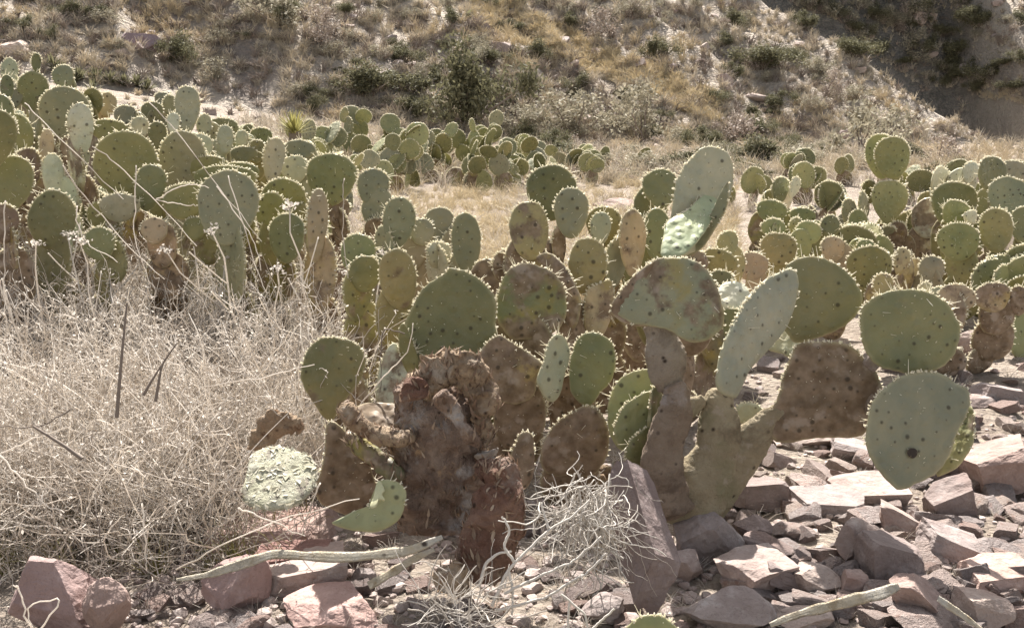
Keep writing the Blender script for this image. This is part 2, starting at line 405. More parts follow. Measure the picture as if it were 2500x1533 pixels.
def pad_px(poly, D, yaw=0, pitch=5, col='g', dmg=.2, thick=.02, bend=.05, plant=None, mat=None, detail=None, spines=None, name='pad', spl=1.):
    """a pad whose outline is given where it stands at depth D; real size and thickness"""
    SEED[0] += 1; sd = SEED[0]
    poly = np.asarray(poly, float); x_, y_ = poly.T; x2, y2 = np.roll(x_, -1), np.roll(y_, -1); cr_ = x_ * y2 - x2 * y_
    c = np.array([((x_ + x2) * cr_).sum(), ((y_ + y2) * cr_).sum()]) / (3 * cr_.sum())
    if name in ('crescent_pad',): c = (poly.max(0) + poly.min(0)) / 2
    C = at(c[0], c[1], D); B = basis(R(yaw), R(pitch)); u, v, n = B
    q = []
    for p in poly:
        d = ray(*p); t = np.dot(C - CAM, n) / np.dot(d, n); P = CAM + t * d - C; q.append((np.dot(P, u), np.dot(P, v)))
    q = np.array(q); T = np.linspace(0, 2 * math.pi, 72, endpoint=False); rr = []
    q2 = np.roll(q, -1, axis=0)
    for t in T:                                         # ray / polygon distances from the centre
        dx, dy = math.cos(t), math.sin(t); e = q2 - q
        den = dx * e[:, 1] - dy * e[:, 0]; den = np.where(abs(den) < 1e-12, 1e-12, den)
        s = (q[:, 0] * e[:, 1] - q[:, 1] * e[:, 0]) / den; k = (q[:, 0] * dy - q[:, 1] * dx) / den
        ok = (s > 0) & (k >= -1e-6) & (k <= 1 + 1e-6); rr.append(s[ok].max() if ok.any() else np.hypot(*q.T).min())
    rr = np.array(rr)
    return pad_core(C, B, T, rr, D, col, dmg, thick, bend, plant, mat, detail, spines, sd, name, spl)
def pad_core(C, B, T, rr, D, col, dmg, thick, bend, plant, mat, detail, spines, sd, name='pad', spl=1.):
    if detail is None: detail = 2 if D < 2.9 else 1 if D < 5.5 else 0
    if spines is None: spines = D < 6.5
    if isinstance(col, str): col = CL[col]
    j = np.random.default_rng(sd); col = tuple(np.array(col) * j.uniform(.88, 1.14) * j.uniform(.96, 1.04, 3))
    root, ploc, rec = plant
    o = pad_mesh(name, C, B, T, rr, thick, mat or M_PAD, root, ploc, col, dmg, detail, bend, sd, spines, spl, max(1., min(2., D / 2.7)))
    z = rr * np.sin(T); rec.append(dict(C=C, w=2 * np.median(rr), top=C[2] + abs(z).max(), bot=C[2] - abs(z).max() * .95, B=B, h=abs(z).max() * 2, col=col, D=D, dmg=dmg))
    return o
def plant(px, D, label, name='prickly_pear_cactus', cat='cactus', group=None):
    x, y = at(px, 766, D)[:2]; z = gq(x, y); loc = np.array([x, y, z])
    return (empty(name, loc, label, cat, group), loc, [])
def support(pl, maxn=60):
    """older pads below the ones in view carry them down to the ground"""
    rec = pl[2]; q = list(rec); n = 0
    rs = random.Random(len(rec))
    while q and n < maxn:
        r = q.pop(0); C = r['C']; g = gq(C[0], C[1])
        if r['bot'] < g + .03: continue
        if any(o is not r and abs(o['C'][0] - C[0]) < .5 * max(o['w'], r['w']) and abs(o['C'][1] - C[1]) < .16 and o['C'][2] < C[2] - .03 and o['top'] > r['bot'] - .02 for o in rec): continue
        w_ = min(.19, max(.1, r['w'] * rs.uniform(.8, 1.15))); h_ = min(.28, max(.15, r['h'] * rs.uniform(.95, 1.2)))
        h_ = min(h_, max(.1, (r['bot'] - g) + .06))
        Cn = np.array([C[0] + rs.uniform(-.05, .05), C[1] + rs.uniform(.0, .05), r['bot'] + .06 - h_ / 2])
        B = basis(R(rs.uniform(-50, 50)), R(rs.uniform(-5, 10)))
        T = np.linspace(0, 2 * math.pi, 36, endpoint=False)
        rr = 1 / np.sqrt((np.cos(T) / (w_ / 2)) ** 2 + (np.sin(T) / (h_ / 2)) ** 2) * (1 + .1 * np.sin(T))
        col = np.array(r['col']) * .9 + np.array([.02, .01, 0]); SEED[0] += 1
        pad_core(Cn, B, T, rr, r['D'], tuple(col), min(1, r['dmg'] + .15), .03, .05, pl, None, 1 if r['D'] < 5 else 0, r['D'] < 4, SEED[0])
        q.append(rec[-1]); n += 1
def crop(ox, oy, s):
    return lambda pts: np.stack([ox + np.asarray(pts, float)[:, 0] / s, oy + np.asarray(pts, float)[:, 1] / s], -1)
def E(pl, cr, rows, D0, **kw):
    """rows: x0,x1,y0,y1 box of the pad in the picture, tilt, dD, yaw, colour, damage"""
    ox, oy, s = cr
    for r in rows:
        x0, x1, y0, y1, tilt, dD, yaw, col, dm = r[:9]
        w_, h_ = (x1 - x0) / s, (y1 - y0) / s
        q_ = random.Random(SEED[0]); pad_px(ell(ox + (x0 + x1) / 2 / s, oy + (y0 + y1) / 2 / s, w_, h_, tilt, q_.uniform(.08, .3)), D0 + dD, max(-52, min(52, yaw + q_.uniform(-22, 22))), q_.uniform(-12, 10), col, dm, plant=pl, bend=q_.uniform(-.12, .16), **kw)

# ------------------------------------------------------------------ terrain
def sheet(name, ys, m, label=None):
    Yg, Ug = np.meshgrid(ys, US, indexing='ij'); Xg = Ug * (np.maximum(Yg, 0) * .62 + 3.2)
    Z = gz(Xg, Yg); V = np.stack([Xg, Yg, Z], -1).reshape(-1, 3)
    a, b = Yg.shape; i = np.arange(a * b).reshape(a, b)
    Q = np.stack([i[:-1, :-1], i[:-1, 1:], i[1:, 1:], i[1:, :-1]], -1).reshape(-1, 4)
    return tag(mk(name, V, Q, m), kind='structure')
sheet('ground', YN, M_GND)
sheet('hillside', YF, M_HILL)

# ------------------------------------------------------------------ rocks
from bpy import data as BD
import bmesh
def ico(sub):
    bm = bmesh.new(); bmesh.ops.create_icosphere(bm, subdivisions=sub, radius=1)
    V = np.array([v.co[:] for v in bm.verts]); Fc = np.array([[v.index for v in f.verts] for f in bm.faces]); bm.free(); return V, Fc
ICO = {k: ico(k) for k in (2, 3, 4, 5)}
def rock_shape(seed, sub=4, flat=1., rough=.035, nplane=13, block=0):
    V, Fc = ICO[sub]; V = V.copy() * 1.25; rs = np.random.default_rng(seed)
    N = rs.normal(size=(nplane, 3)); 
    if block: N[:6] = np.array([[1, 0, 0], [-1, 0, 0], [0, 1, 0], [0, -1, 0], [0, 0, 1], [0, 0, -1]]) + rs.normal(size=(6, 3)) * .12
    N /= np.linalg.norm(N, axis=1, keepdims=True); d = rs.uniform(.62, .98, nplane)
    if block: d[:6] = rs.uniform(.6, .72, 6); d[6:] = rs.uniform(.8, 1., nplane - 6)
    for _ in range(2):
        for n_, dd in zip(N, d):
            s = V @ n_ - dd; k = np.maximum(s, 0); V -= (k * .97)[:, None] * n_
    V += rough * fbm(V * 2.2 + seed, 4, seed)[:, None] * V / np.linalg.norm(V, axis=1, keepdims=True)
    V += rough * .45 * (1 - abs(fbm(V * 5 + seed, 3, seed + 4)))[:, None] * V
    if sub > 3:
        q = fbm(V * 1.7 + seed * 3, 3, seed + 7) * 6; q = (np.floor(q) + sst(.35, .65, q - np.floor(q))) / 6
        V += (.10 * q)[:, None] * V / np.linalg.norm(V, axis=1, keepdims=True) + .012 * fbm(V * 14, 3, seed + 8)[:, None] * V
    V /= (abs(V).max(0))          # fills the unit box
    V[:, 2] *= flat
    return V, Fc
def rock_px(cx, cy, w_, h_, label, tint=(1, 1, 1), seed=None, rx=0, ry=0, rz=0, depth=None, D=None, block=0, name='rock', rough=.035, cat='rock', group=None, sink=.12, dz=0):
    """rock seen in the box w_ x h_ round (cx,cy), lying on the ground there"""
    seed = seed if seed is not None else int(cx * 7 + cy)
    if D is None: D = hit(cx, min(cy + h_ * .35, 1900))
    P = at(cx, cy, D); W = w_ / F * D; H = h_ / F * D; dp = depth * D / F if depth else W * .75
    V, Fc = rock_shape(seed, 5 if w_ > 110 else 4, rough=rough, block=block)
    hh = H * .92
    V = V * np.array([W / 2, dp / 2, hh / 2])
    M3 = np.array((Matrix.Rotation(R(rz), 3, 'Z') @ Matrix.Rotation(R(ry), 3, 'Y') @ Matrix.Rotation(R(rx), 3, 'X')))
    V = V @ M3.T
    me = mk(name, V, Fc, M_ROCK, None, False)
    z = P[2] + dz
    g = gq(P[0], P[1] + dp * .2); z = min(z, g + abs(V[:, 2].min()) * (1 - sink)) if D > 0 else z
    me.location = (P[0], P[1] + dp * .2, z); me.color = (*tint, 1)
    return tag(me, label, cat, group)
PK = (1.0, .97, .96); GY = (.84, .86, .89); DK = (.66, .64, .65); LT = (1.1, 1.08, 1.04); RD = (.92, .82, .79)
def upright():
    D = 2.12; a = at(1530, 1128, D + .03); b = at(1610, 1470, D - .1)
    L = np.linalg.norm(a - b); ax = (a - b) / L
    V, Fc = rock_shape(3, 5, rough=.06, block=1, nplane=14)
    V = V * np.array([.042, .05, L / 2 * 1.04]) * np.array([1., 1., 1.])
    V[:, 0] *= 1 + .25 * (-V[:, 2] / L); V[:, 2] += -.16 * V[:, 0] * 1.0
    X = np.cross([0, -1., .2], ax); X /= np.linalg.norm(X); Y = np.cross(ax, X)
    c, s = math.cos(R(-28)), math.sin(R(-28)); X, Y = X * c + Y * s, -X * s + Y * c
    W = V @ np.array([X, Y, ax]); o = mk('rock', W, Fc, M_ROCK, None, False); o.location = (a + b) / 2; o.color = (.62, .59, .61, 1)
    tag(o, 'tall upright grey-brown stone slab leaning against the foot of the big cactus', 'rock')
upright()
ROCKS = [
 (1725, 1310, 200, 170, 'rounded grey boulder in shade just below the trunk of the big cactus', GY, 0, 0, 0, 0),
 (1855, 1405, 190, 100, 'flat pale pink slab right of the shaded boulder, half in the cactus shadow', PK, 8, 0, 20, 1),
 (1670, 1385, 110, 90, 'small pale pink stone wedged between upright slab and shaded boulder', PK, 0, 0, 0, 0),
 (1775, 1500, 240, 120, 'wide dark grey rock at bottom edge of the photo under the cactus shadow', GY, 0, 0, 10, 0),
 (1855, 1215, 130, 95, 'squared dark rock with bright flat top right of the big cactus foot', DK, 0, 0, 8, 1),
 (1795, 1195, 55, 90, 'small bluish grey stone touching the right foot of the big cactus', GY, 0, 0, 0, 0),
 (1850, 1290, 115, 85, 'rounded brown rock between squared rock and pale slab', DK, 0, 10, 30, 0),
 (1900, 1350, 170, 60, 'dark elongated rock lying diagonally right of the rounded brown rock', DK, 0, 22, 0, 0),
 (1930, 1420, 150, 60, 'brown wedge rock sloping down to the right above the white dry leaf', DK, 0, 24, 0, 1),
 (105, 1462, 265, 240, 'large mauve boulder in the bottom left corner', (.9, .78, .8), 0, 0, 10, 0),
 (245, 1500, 130, 190, 'salmon pink rock right of the corner boulder', RD, 0, 8, 20, 0),
 (570, 1450, 175, 165, 'rounded mauve rock below the bleached leaf strip', (.88, .75, .76), 0, 0, 30, 0),
 (740, 1420, 270, 110, 'long pinkish rock with flat sunlit top left of the rotten stump', PK, 0, -14, 0, 1),
 (815, 1505, 280, 120, 'smooth pale pink rock at bottom edge left of centre', (1.2, 1.0, .98), 0, 0, 0, 0),
 (660, 1325, 340, 90, 'long reddish slab under the moon shaped cactus pad', RD, 0, -3, 0, 1),
 (700, 1390, 200, 100, 'dark red block beneath the bleached leaf strip', (.6, .42, .4), 0, 0, 0, 1),
 (880, 1420, 80, 70, 'small lilac stone right of the long pinkish rock', GY, 0, 0, 0, 0),
 (1485, 1500, 140, 90, 'lilac angular rock below the grey root tangle', GY, 0, 0, 15, 0),
 (830, 1190, 120, 110, 'purplish rock behind the flaking pale pad', (.75, .62, .7), 0, 0, 0, 0),
 (2030, 1240, 200, 70, 'broad flat buff slab in the middle of the right scree', GY, 5, 6, 10, 1),
 (2130, 1215, 190, 80, 'buff slab with reddish edge under the lowest hanging pad', PK, 5, -4, 0, 1),
 (2330, 1235, 130, 110, 'banded grey brown rock below right of the hanging pad', DK, 0, -20, 0, 1),
 (2450, 1150, 200, 130, 'big buff block with red shaded face at right edge', RD, 0, -20, 0, 1),
 (2090, 1340, 150, 150, 'jagged pink rock with rippled top in the right scree', PK, 10, 10, 0, 0),
 (2180, 1385, 190, 140, 'dark faced block right of the jagged pink rock', DK, 0, 18, 10, 1),
 (2225, 1300, 200, 80, 'long sloping buff rock above the dark faced block', PK, 0, 24, 0, 1),
 (2340, 1350, 180, 90, 'lilac grey slab in the right scree', GY, 0, 24, 0, 1),
 (1985, 1420, 160, 90, 'rounded buff rock left of the jagged pink rock', LT, 0, 14, 0, 0),
 (2085, 1435, 80, 90, 'small reddish block below the jagged pink rock', RD, 0, 0, 0, 1),
 (2250, 1480, 180, 120, 'dusty red rock beside the tip of the white dry leaf', RD, 0, 30, 0, 0),
 (2440, 1420, 190, 80, 'flat salmon slab at the right edge near the bottom', (1.15, 1.0, .95), 5, -6, 0, 1),
 (2400, 1500, 170, 100, 'pale angular rock in the bottom right corner', LT, 0, 0, 0, 0),
 (1960, 1515, 160, 60, 'pale rock at bottom edge under the white dry leaf', LT, 0, 0, 0, 0),
 (2385, 850, 140, 90, 'pinkish rock pile stone right of the round hanging pads', PK, 0, 6, 0, 0),
 (2450, 975, 130, 70, 'flat lilac stone at right edge beside the round pad', GY, 0, 8, 0, 1),
 (2385, 985, 90, 60, 'small mauve stone right of the lowest hanging pad', PK, 0, 0, 0, 0),
 (1990, 1075, 210, 40, 'thin bleached flat stone behind the lower stem of the big cactus', LT, 0, -6, 0, 1),
 (2100, 1110, 150, 50, 'lilac flat stone between the brown pad and the hanging pad', GY, 0, 12, 0, 1),
 (1520, 505, 150, 40, 'flat pink rock in dry grass behind the middle cactus', RD, 0, 0, 0, 0),
 (1548, 838, 65, 75, 'square tan stone behind the brown necked pad', LT, 0, 0, 0, 1),
 (1240, 1200, 90, 60, 'small tan stone at the foot of the rotten trunk', LT, 0, 0, 0, 0),
 (930, 1475, 60, 50, 'small buff stone beside smooth pale pink rock', LT, 0, 0, 0, 0),
 (2290, 1150, 120, 50, 'thin dark stone under the lowest hanging pad', DK, 0, 10, 0, 1),
]
for (cx, cy, w_, h_, lb, tint, rx, ry, rz, blk) in ROCKS:
    rock_px(cx, cy, w_, h_, lb, tint, rx=rx, ry=ry, rz=rz, block=blk)
RP = []
for k in range(10):
    V, Fc = rock_shape(500 + k, 3, rough=.05, block=k % 2); RP.append(mk('stone', V * np.array([.5, .4, .28]), Fc, M_ROCK, None, False).data)
for o in list(COL.objects):
    if o.name.startswith('stone'): bpy.data.objects.remove(o)
def scatter_rock(px, py, size, label, group, name='stone', tint=None):
    D = hit(px, py); P = at(px, py, D); x, y = P[0], P[1]
    o = bpy.data.objects.new(name, random.choice(RP)); COL.objects.link(o)
    o.location = (x, y, gq(x, y) + size * .08); o.scale = [size * random.uniform(.75, 1.3) for _ in range(3)]
    o.rotation_euler = (random.uniform(-.4, .4), random.uniform(-.4, .4), random.uniform(0, 6.28))
    o.color = (*(tint or random.choice([PK, GY, DK, LT, RD, PK, LT])), 1)
    return tag(o, label, 'stone', group)
for i in range(160):
    px = random.uniform(1780, 2520); py = 880 + 650 * random.random() ** .8
    scatter_rock(px, py, random.uniform(.035, .1), 'small angular pinkish stone lying loose on the right scree', 'loose stones of the right scree')
for i in range(40):
    px = random.uniform(350, 1750); py = random.uniform(1330, 1580)
    scatter_rock(px, py, random.uniform(.02, .05), 'small angular stone lying loose in the foreground litter', 'loose stones of the foreground')
RM = []
for k in range(9):
    V, Fc = rock_shape(700 + k, 4, rough=.06, block=k % 2, nplane=15); V *= np.array([.5, .42, .3]); o = mk('rubble_rock', V, Fc, M_ROCK, None, False); RM.append(o.data); bpy.data.objects.remove(o)
for i in range(95):
    px = random.uniform(1800, 2530); py = random.uniform(980, 1560)
    if px < 1900 and py < 1230: continue
    D = hit(px, py); P = at(px, py, D); o = bpy.data.objects.new('rubble_rock', random.choice(RM)); COL.objects.link(o); z_ = random.choice([random.uniform(.045, .09), random.uniform(.07, .13)]) * (.75 + .25 * D / 2)
    o.location = (P[0], P[1], gq(P[0], P[1]) + z_ * .1); o.scale = (z_ * random.uniform(.8, 1.3), z_ * random.uniform(.8, 1.3), z_ * random.uniform(.5, .95)); o.rotation_euler = (random.uniform(-.3, .5), random.uniform(-.4, .4), random.uniform(0, 6.28)); o.color = (*random.choice([PK, GY, DK, RD, PK, GY]), 1)
    tag(o, 'fist sized broken rock in the jumbled rubble of the right scree', 'rock', 'broken rocks of the right scree')
for i in range(60):
    px = random.uniform(330, 1560); py = random.uniform(1330, 1570)
    D = hit(px, py); P = at(px, py, D); o = bpy.data.objects.new('rubble_rock', random.choice(RM)); COL.objects.link(o); z_ = random.uniform(.035, .08)
    o.location = (P[0], P[1], gq(P[0], P[1]) + z_ * .08); o.scale = (z_ * random.uniform(.8, 1.3), z_ * random.uniform(.8, 1.3), z_ * random.uniform(.5, .95)); o.rotation_euler = (random.uniform(-.4, .5), random.uniform(-.4, .4), random.uniform(0, 6.28)); o.color = (*random.choice([PK, GY, DK, RD, DK]), 1)
    tag(o, 'small broken rock in the rubble below the rotten stump', 'rock', 'broken rocks of the foreground')
def gravel(name, n, fx, smin, smax, m, label):
    A = Acc(); V0, F0 = ICO[2]; 
    V0 = V0 * 1.0
    shapes = [rock_shape(800 + k, 2, rough=.05)[0] * np.array([.5, .42, .3]) for k in range(8)]
    for i in range(n):
        px, py = fx(); D = hit(px, py); P = at(px, py, D)
        s = random.uniform(smin, smax) * random.random() ** .5; a = random.uniform(0, 6.28); c, s2 = math.cos(a), math.sin(a)
        V = shapes[i % 8] * s; V = np.stack([V[:, 0] * c - V[:, 1] * s2, V[:, 0] * s2 + V[:, 1] * c, V[:, 2]], -1)
        A.add(V + np.array([P[0], P[1], gq(P[0], P[1]) + s * .1]), F0)
    o = A.build(name, m, None, False); tag(o, label, 'gravel', kind='stuff')
gravel('gravel', 3400, lambda: (random.uniform(300, 2520), 860 + 700 * random.random() ** .8), .006, .045, M_ROCK, 'fine pinkish gravel strewn over the stony ground')

# ------------------------------------------------------------------ grass and brush
def tuft_strands(P, n, h, spread, lean=(0, 0), seg=5, curl=.3, r=.0012, rs=rng):
    """n stems from P (3,) arching out"""
    a = rs.uniform(0, 2 * math.pi, n); k = rs.uniform(.15, 1, n) ** .8; hh = h * rs.uniform(.5, 1.1, n)
    t = np.linspace(0, 1, seg)[None]
    ox = (np.cos(a) * k * spread)[:, None] * (t ** 1.6) + lean[0] * t * h; oy = (np.sin(a) * k * spread)[:, None] * (t ** 1.6) + lean[1] * t * h
    oz = hh[:, None] * (t - curl * (k[:, None] ** 2) * t ** 3)
    b = rs.normal(size=(n, 2)) * spread * .12
    Q = np.stack([P[0] + b[:, :1] + ox, P[1] + b[:, 1:] + oy, P[2] + oz], -1)
    Q += rs.normal(size=Q.shape) * h * .02 * t[..., None]
    return Q, np.broadcast_to(r * (1 - .75 * t), (n, seg))
def brush_stems(n, area, hmin, hmax, r, seg=8, wob=.05, dirw=.5):
    """tangled thin stems; area() gives a root point"""
    P = np.zeros((n, seg, 3)); Rr = np.zeros((n, seg))
    for i in range(n):
        x, y = area(); z = gq(x, y); L = random.uniform(hmin, hmax)
        d = np.array([random.gauss(0, dirw), random.gauss(0, dirw), 1.]); d /= np.linalg.norm(d); p = np.array([x, y, z]); st = L / (seg - 1)
        for k in range(seg):
            P[i, k] = p; p = p + d * st
            d = d + np.array([random.gauss(0, wob), random.gauss(0, wob), random.gauss(-.03, wob * .6)]) * 2.2; d /= np.linalg.norm(d)
            Rr[i, k] = r * (1 - .6 * k / seg)
    return P, Rr
# left brush: outline in plan between the camera and the cactus field
def brush_area():
    while True:
        y = random.uniform(2.1, 3.9); u = random.uniform(-.54, -.15 - .02 * (y - 2)); 
        if y < 2.3 and random.random() < .6 : continue
        if u > -.25 and (y < 2.45): continue
        return u * y, y
A = Acc()
def thin_tw(n, hmin, hmax, r, wob, dirw, tone0, tone1, area=brush_area, seg=9):
    P, Rr = brush_stems(n, area, hmin, hmax, r, seg, wob, dirw); V, Q = strands(P, Rr); A.add(V, Q, np.repeat(np.random.default_rng(n).uniform(tone0, tone1, n), seg * 3)); return P
P1 = thin_tw(4200, .26, .52, .0018, .10, .42, .1, 1)
P2 = thin_tw(4600, .14, .38, .0013, .16, .8, .1, 1)
P0 = thin_tw(3000, .05, .16, .0013, .2, 1.1, 0, .8)
# side twigs off the main stems
def twigs(P, n, L, r, wob, seg=5):
    i = rng.integers(0, len(P), n); k = rng.integers(2, P.shape[1], n); p = P[i, k]; d = rng.normal(size=(n, 3)) + np.array([0, 0, .5]); d /= np.linalg.norm(d, axis=1, keepdims=True)
    Q = np.zeros((n, seg, 3)); st = (L * rng.uniform(.4, 1, n) / (seg - 1))[:, None]
    for s in range(seg):
        Q[:, s] = p; p = p + d * st; d = d + rng.normal(size=d.shape) * wob; d /= np.linalg.norm(d, axis=1, keepdims=True)
    return Q, np.broadcast_to(r * np.linspace(1, .5, seg)[None], (n, seg))
for PP, n in ((P1, 20000), (P2, 9000)):
    Q, rr = twigs(PP, n, .06, .0011, .35); V, F_ = strands(Q, rr); A.add(V, F_, np.repeat(rng.uniform(.3, 1, n), 15))
# papery seed heads at the tips: little crossed flakes
def flakes(P, n, size):
    i = rng.integers(0, len(P), n); k = P.shape[1] - 1 - rng.integers(0, 3, n); c = P[i, k] + rng.normal(size=(n, 3)) * .006
    a = rng.normal(size=(n, 3)); a /= np.linalg.norm(a, axis=1, keepdims=True); b = np.cross(a, rng.normal(size=(n, 3))); b /= np.linalg.norm(b, axis=1, keepdims=True)
    s = (size * rng.uniform(.4, 1.2, n))[:, None]; V = np.stack([c - a * s, c - b * s * .5, c + a * s, c + b * s * .5], 1).reshape(-1, 3)
    return V, np.arange(4 * n).reshape(n, 4)
V, F_ = flakes(P1, 15000, .0048); A.add(V, F_, np.repeat(rng.uniform(.1, .8, 15000), 4))
V, F_ = flakes(P2, 5000, .004); A.add(V, F_, np.repeat(rng.uniform(.3, 1, 5000), 4))
o = A.build('dry_brush', M_STRAW, None, False); tag(o, 'dense tangle of pale dry stems and seed heads filling the left foreground', 'dry brush', kind='stuff')

def stuff_tufts(name, pts, m, label, n=26, h=.2, spread=.12, r=.0016, seg=4, cat='grass'):
    A = Acc()
    for (x, y, k) in pts:
        z = gq(x, y) - .01
        Q, rr = tuft_strands(np.array([x, y, z]), n, h * k, spread * k, seg=seg, r=r, curl=.45)
        V, F_ = strands(Q, rr); A.add(V, F_, np.repeat(rng.uniform(0, 1, n), seg * 3))
    o = A.build(name, m, None, False); return tag(o, label, cat, kind='stuff')
def pix_pts(n, x0, x1, y0, y1, k0, k1, cond=None):
    out = []
    while len(out) < n:
        px = random.uniform(x0, x1); py = random.uniform(y0, y1)
        if cond and not cond(px, py): continue
        P = at(px, py, hit(px, py)); out.append((P[0], P[1], random.uniform(k0, k1)))
    return out
stuff_tufts('green_tufts', pix_pts(60, -20, 760, 1180, 1420, .5, 1.2), M_YUCCA, 'sparse yellow-green blades under the dry brush at lower left', n=14, h=.12, spread=.08, r=.0012)
# golden dry grass between the cactus clumps
stuff_tufts('golden_grass', pix_pts(1500, 880, 1800, 430, 760, .5, 1.2), M_STRAWY, 'golden dry grass on the open strip behind the middle cactus', n=30, h=.14, spread=.13, r=.0018)
stuff_tufts('slope_foot_grass', pix_pts(1500, 560, 2560, 300, 450, .5, 1.2), M_HGRASS, 'dry grass and low scrub along the foot of the slope', n=22, h=.24, spread=.2, r=.005)
stuff_tufts('dry_grass_litter', pix_pts(260, 1250, 2500, 830, 1550, .3, 1.) + pix_pts(200, 350, 1500, 1150, 1550, .3, 1.), M_STRAW, 'short dry grass growing between the stones', n=16, h=.06, spread=.07, r=.0009)
stuff_tufts('field_grass', pix_pts(500, -60, 2560, 330, 700, .7, 1.4), M_STRAW, 'dry grass under the cactus field', n=24, h=.2, spread=.16, r=.002)

def tubes(px_lists, D, r0, r1, tone, name, m, label, cat, n=14, wob=0., group=None, as_part=None):
    """individual stems through picked points"""
    A = Acc()
    for pl_, dd in px_lists:
        P = np.array([at(p[0], p[1], D + dd + (p[2] if len(p) > 2 else 0)) for p in pl_])
        t = np.linspace(0, len(P) - 1, n); Q = np.stack([np.interp(t, np.arange(len(P)), P[:, k]) for k in range(3)], -1)
        Q[1:-1] = (Q[:-2] + Q[1:-1] * 2 + Q[2:]) / 4
        Q += rng.normal(size=Q.shape) * wob
        V, F_ = strands(Q[None], np.linspace(r0, r1, n)[None], 6); A.add(V, F_, tone)
    o = A.build(name, m, None, True)
    return tag(o, label, cat, group)
STALKS = [
 ([(60, 250), (100, 292), (200, 390), (300, 485)], 2.9, 'long bare straw slanting across the green pads at upper left'),
 ([(228, 358), (290, 405), (380, 490), (480, 600)], 2.8, 'long bare straw with small fork right of the slanting one at upper left'),
 ([(365, 250), (440, 330), (520, 440), (640, 590)], 3.0, 'thin straw slanting in front of the grey plate-like pad'),
 ([(155, 405), (190, 460), (260, 540), (330, 620), (400, 680)], 2.6, 'wavy pale stalk below the slanting straws at left'),
 ([(333, 405), (332, 500), (325, 570), (345, 640), (370, 700)], 2.6, 'upright pale stalk in front of the left pads'),
 ([(555, 430), (590, 530), (620, 640), (650, 720)], 2.7, 'left of two crossing straws in front of the grey pad'),
 ([(530, 455), (585, 530), (620, 590), (640, 660)], 2.72, 'right of two crossing straws in front of the grey pad'),
 ([(838, 435), (840, 500), (838, 580), (850, 680)], 2.7, 'upright stalk with white seed head between two green pads'),
 ([(10, 490), (12, 600), (8, 700), (20, 800)], 2.4, 'pale upright stalk at the left edge'),
 ([(190, 500), (185, 540), (215, 600), (290, 640)], 2.5, 'short kinked stalk above the left brush'),
 ([(380, 488), (440, 455), (470, 450), (510, 460)], 2.7, 'thin arched twig level with the grey pad'),
 ([(380, 488), (430, 498), (480, 505)], 2.7, 'thin level twig below the arched one'),
 ([(-10, 1115), (60, 1080), (120, 1060), (170, 1040)], 2.0, 'pale twig rising from the left edge in the brush'),
 ([(0, 1110), (60, 1180), (120, 1240), (160, 1250)], 1.95, 'pale twig running down right through the brush at left'),
 ([(230, 1240), (245, 1300), (255, 1380)], 1.85, 'short upright twig over the dark hollow at left'),
 ([(345, 1230), (355, 1320), (358, 1390)], 1.85, 'short stout straw at the edge of the brush'),
 ([(430, 1390), (540, 1330), (700, 1260), (880, 1215)], 1.98, 'long straw leading from brush to the moon shaped pad'),
 ([(580, 1240), (660, 1270), (740, 1310)], 1.95, 'thin straw crossing below the flaking pale pad'),
 ([(780, 1175), (760, 1230), (738, 1305)], 1.93, 'upright thin straw right of the flaking pale pad'),
 ([(70, 1533), (45, 1430), (35, 1430)], 1.75, 'bare twig in front of the corner boulder'),
 ([(95, 1540), (155, 1455), (65, 1475), (80, 1540)], 1.75, 'bent twig in front of the corner boulder'),
 ([(170, 1000), (120, 1035), (60, 1045), (-5, 1042)], 2.1, 'dark bare twig at left edge of brush'),
 ([(985, 815), (935, 800), (930, 870), (928, 960)], 2.35, 'dark thin stick beside the pale pad left of the stump'),
 ([(880, 990), (920, 940), (950, 900), (990, 870), (1010, 790)], 2.2, 'curved yellow tendril left of the rotten stump'),
 ([(500, 945), (620, 925), (700, 905), (770, 890)], 2.2, 'thin arched tendril over the brush left of the stump'),
]
for pts, D, lb in STALKS:
    dark = 'dark' in lb
    tubes([(pts, 0)], D, .0015, .0009, .25 if dark else .95, 'dry_stalk', M_DARKST if dark else M_STRAW, lb, 'stalk', wob=.0015)
tubes([([(310, 740), (300, 840), (292, 930), (285, 1020)], 0)], 2.15, .0018, .0042, .6, 'dead_stick', M_DARKST, 'thick dark dead stick standing upright in the left brush', 'stick')
tubes([([(430, 840), (395, 890), (388, 930), (380, 980)], 0), ([(392, 895), (370, 930), (350, 965)], 0)], 2.15, .0015, .0035, .5, 'dead_stick', M_DARKST, 'forked dark twig right of the thick dark stick in the brush', 'stick')
tubes([([(80, 1040), (120, 1065), (160, 1090), (200, 1120)], 0)], 2.0, .002, .004, .5, 'dead_stick', M_DARKST, 'dark twig lying in the lower left brush', 'stick')
tubes([([(700, 840), (735, 780), (740, 900), (735, 990)], 0)], 2.5, .0015, .002, .8, 'dry_stalk', M_STRAW, 'bent tall stalk at the right border of the brush', 'stalk')

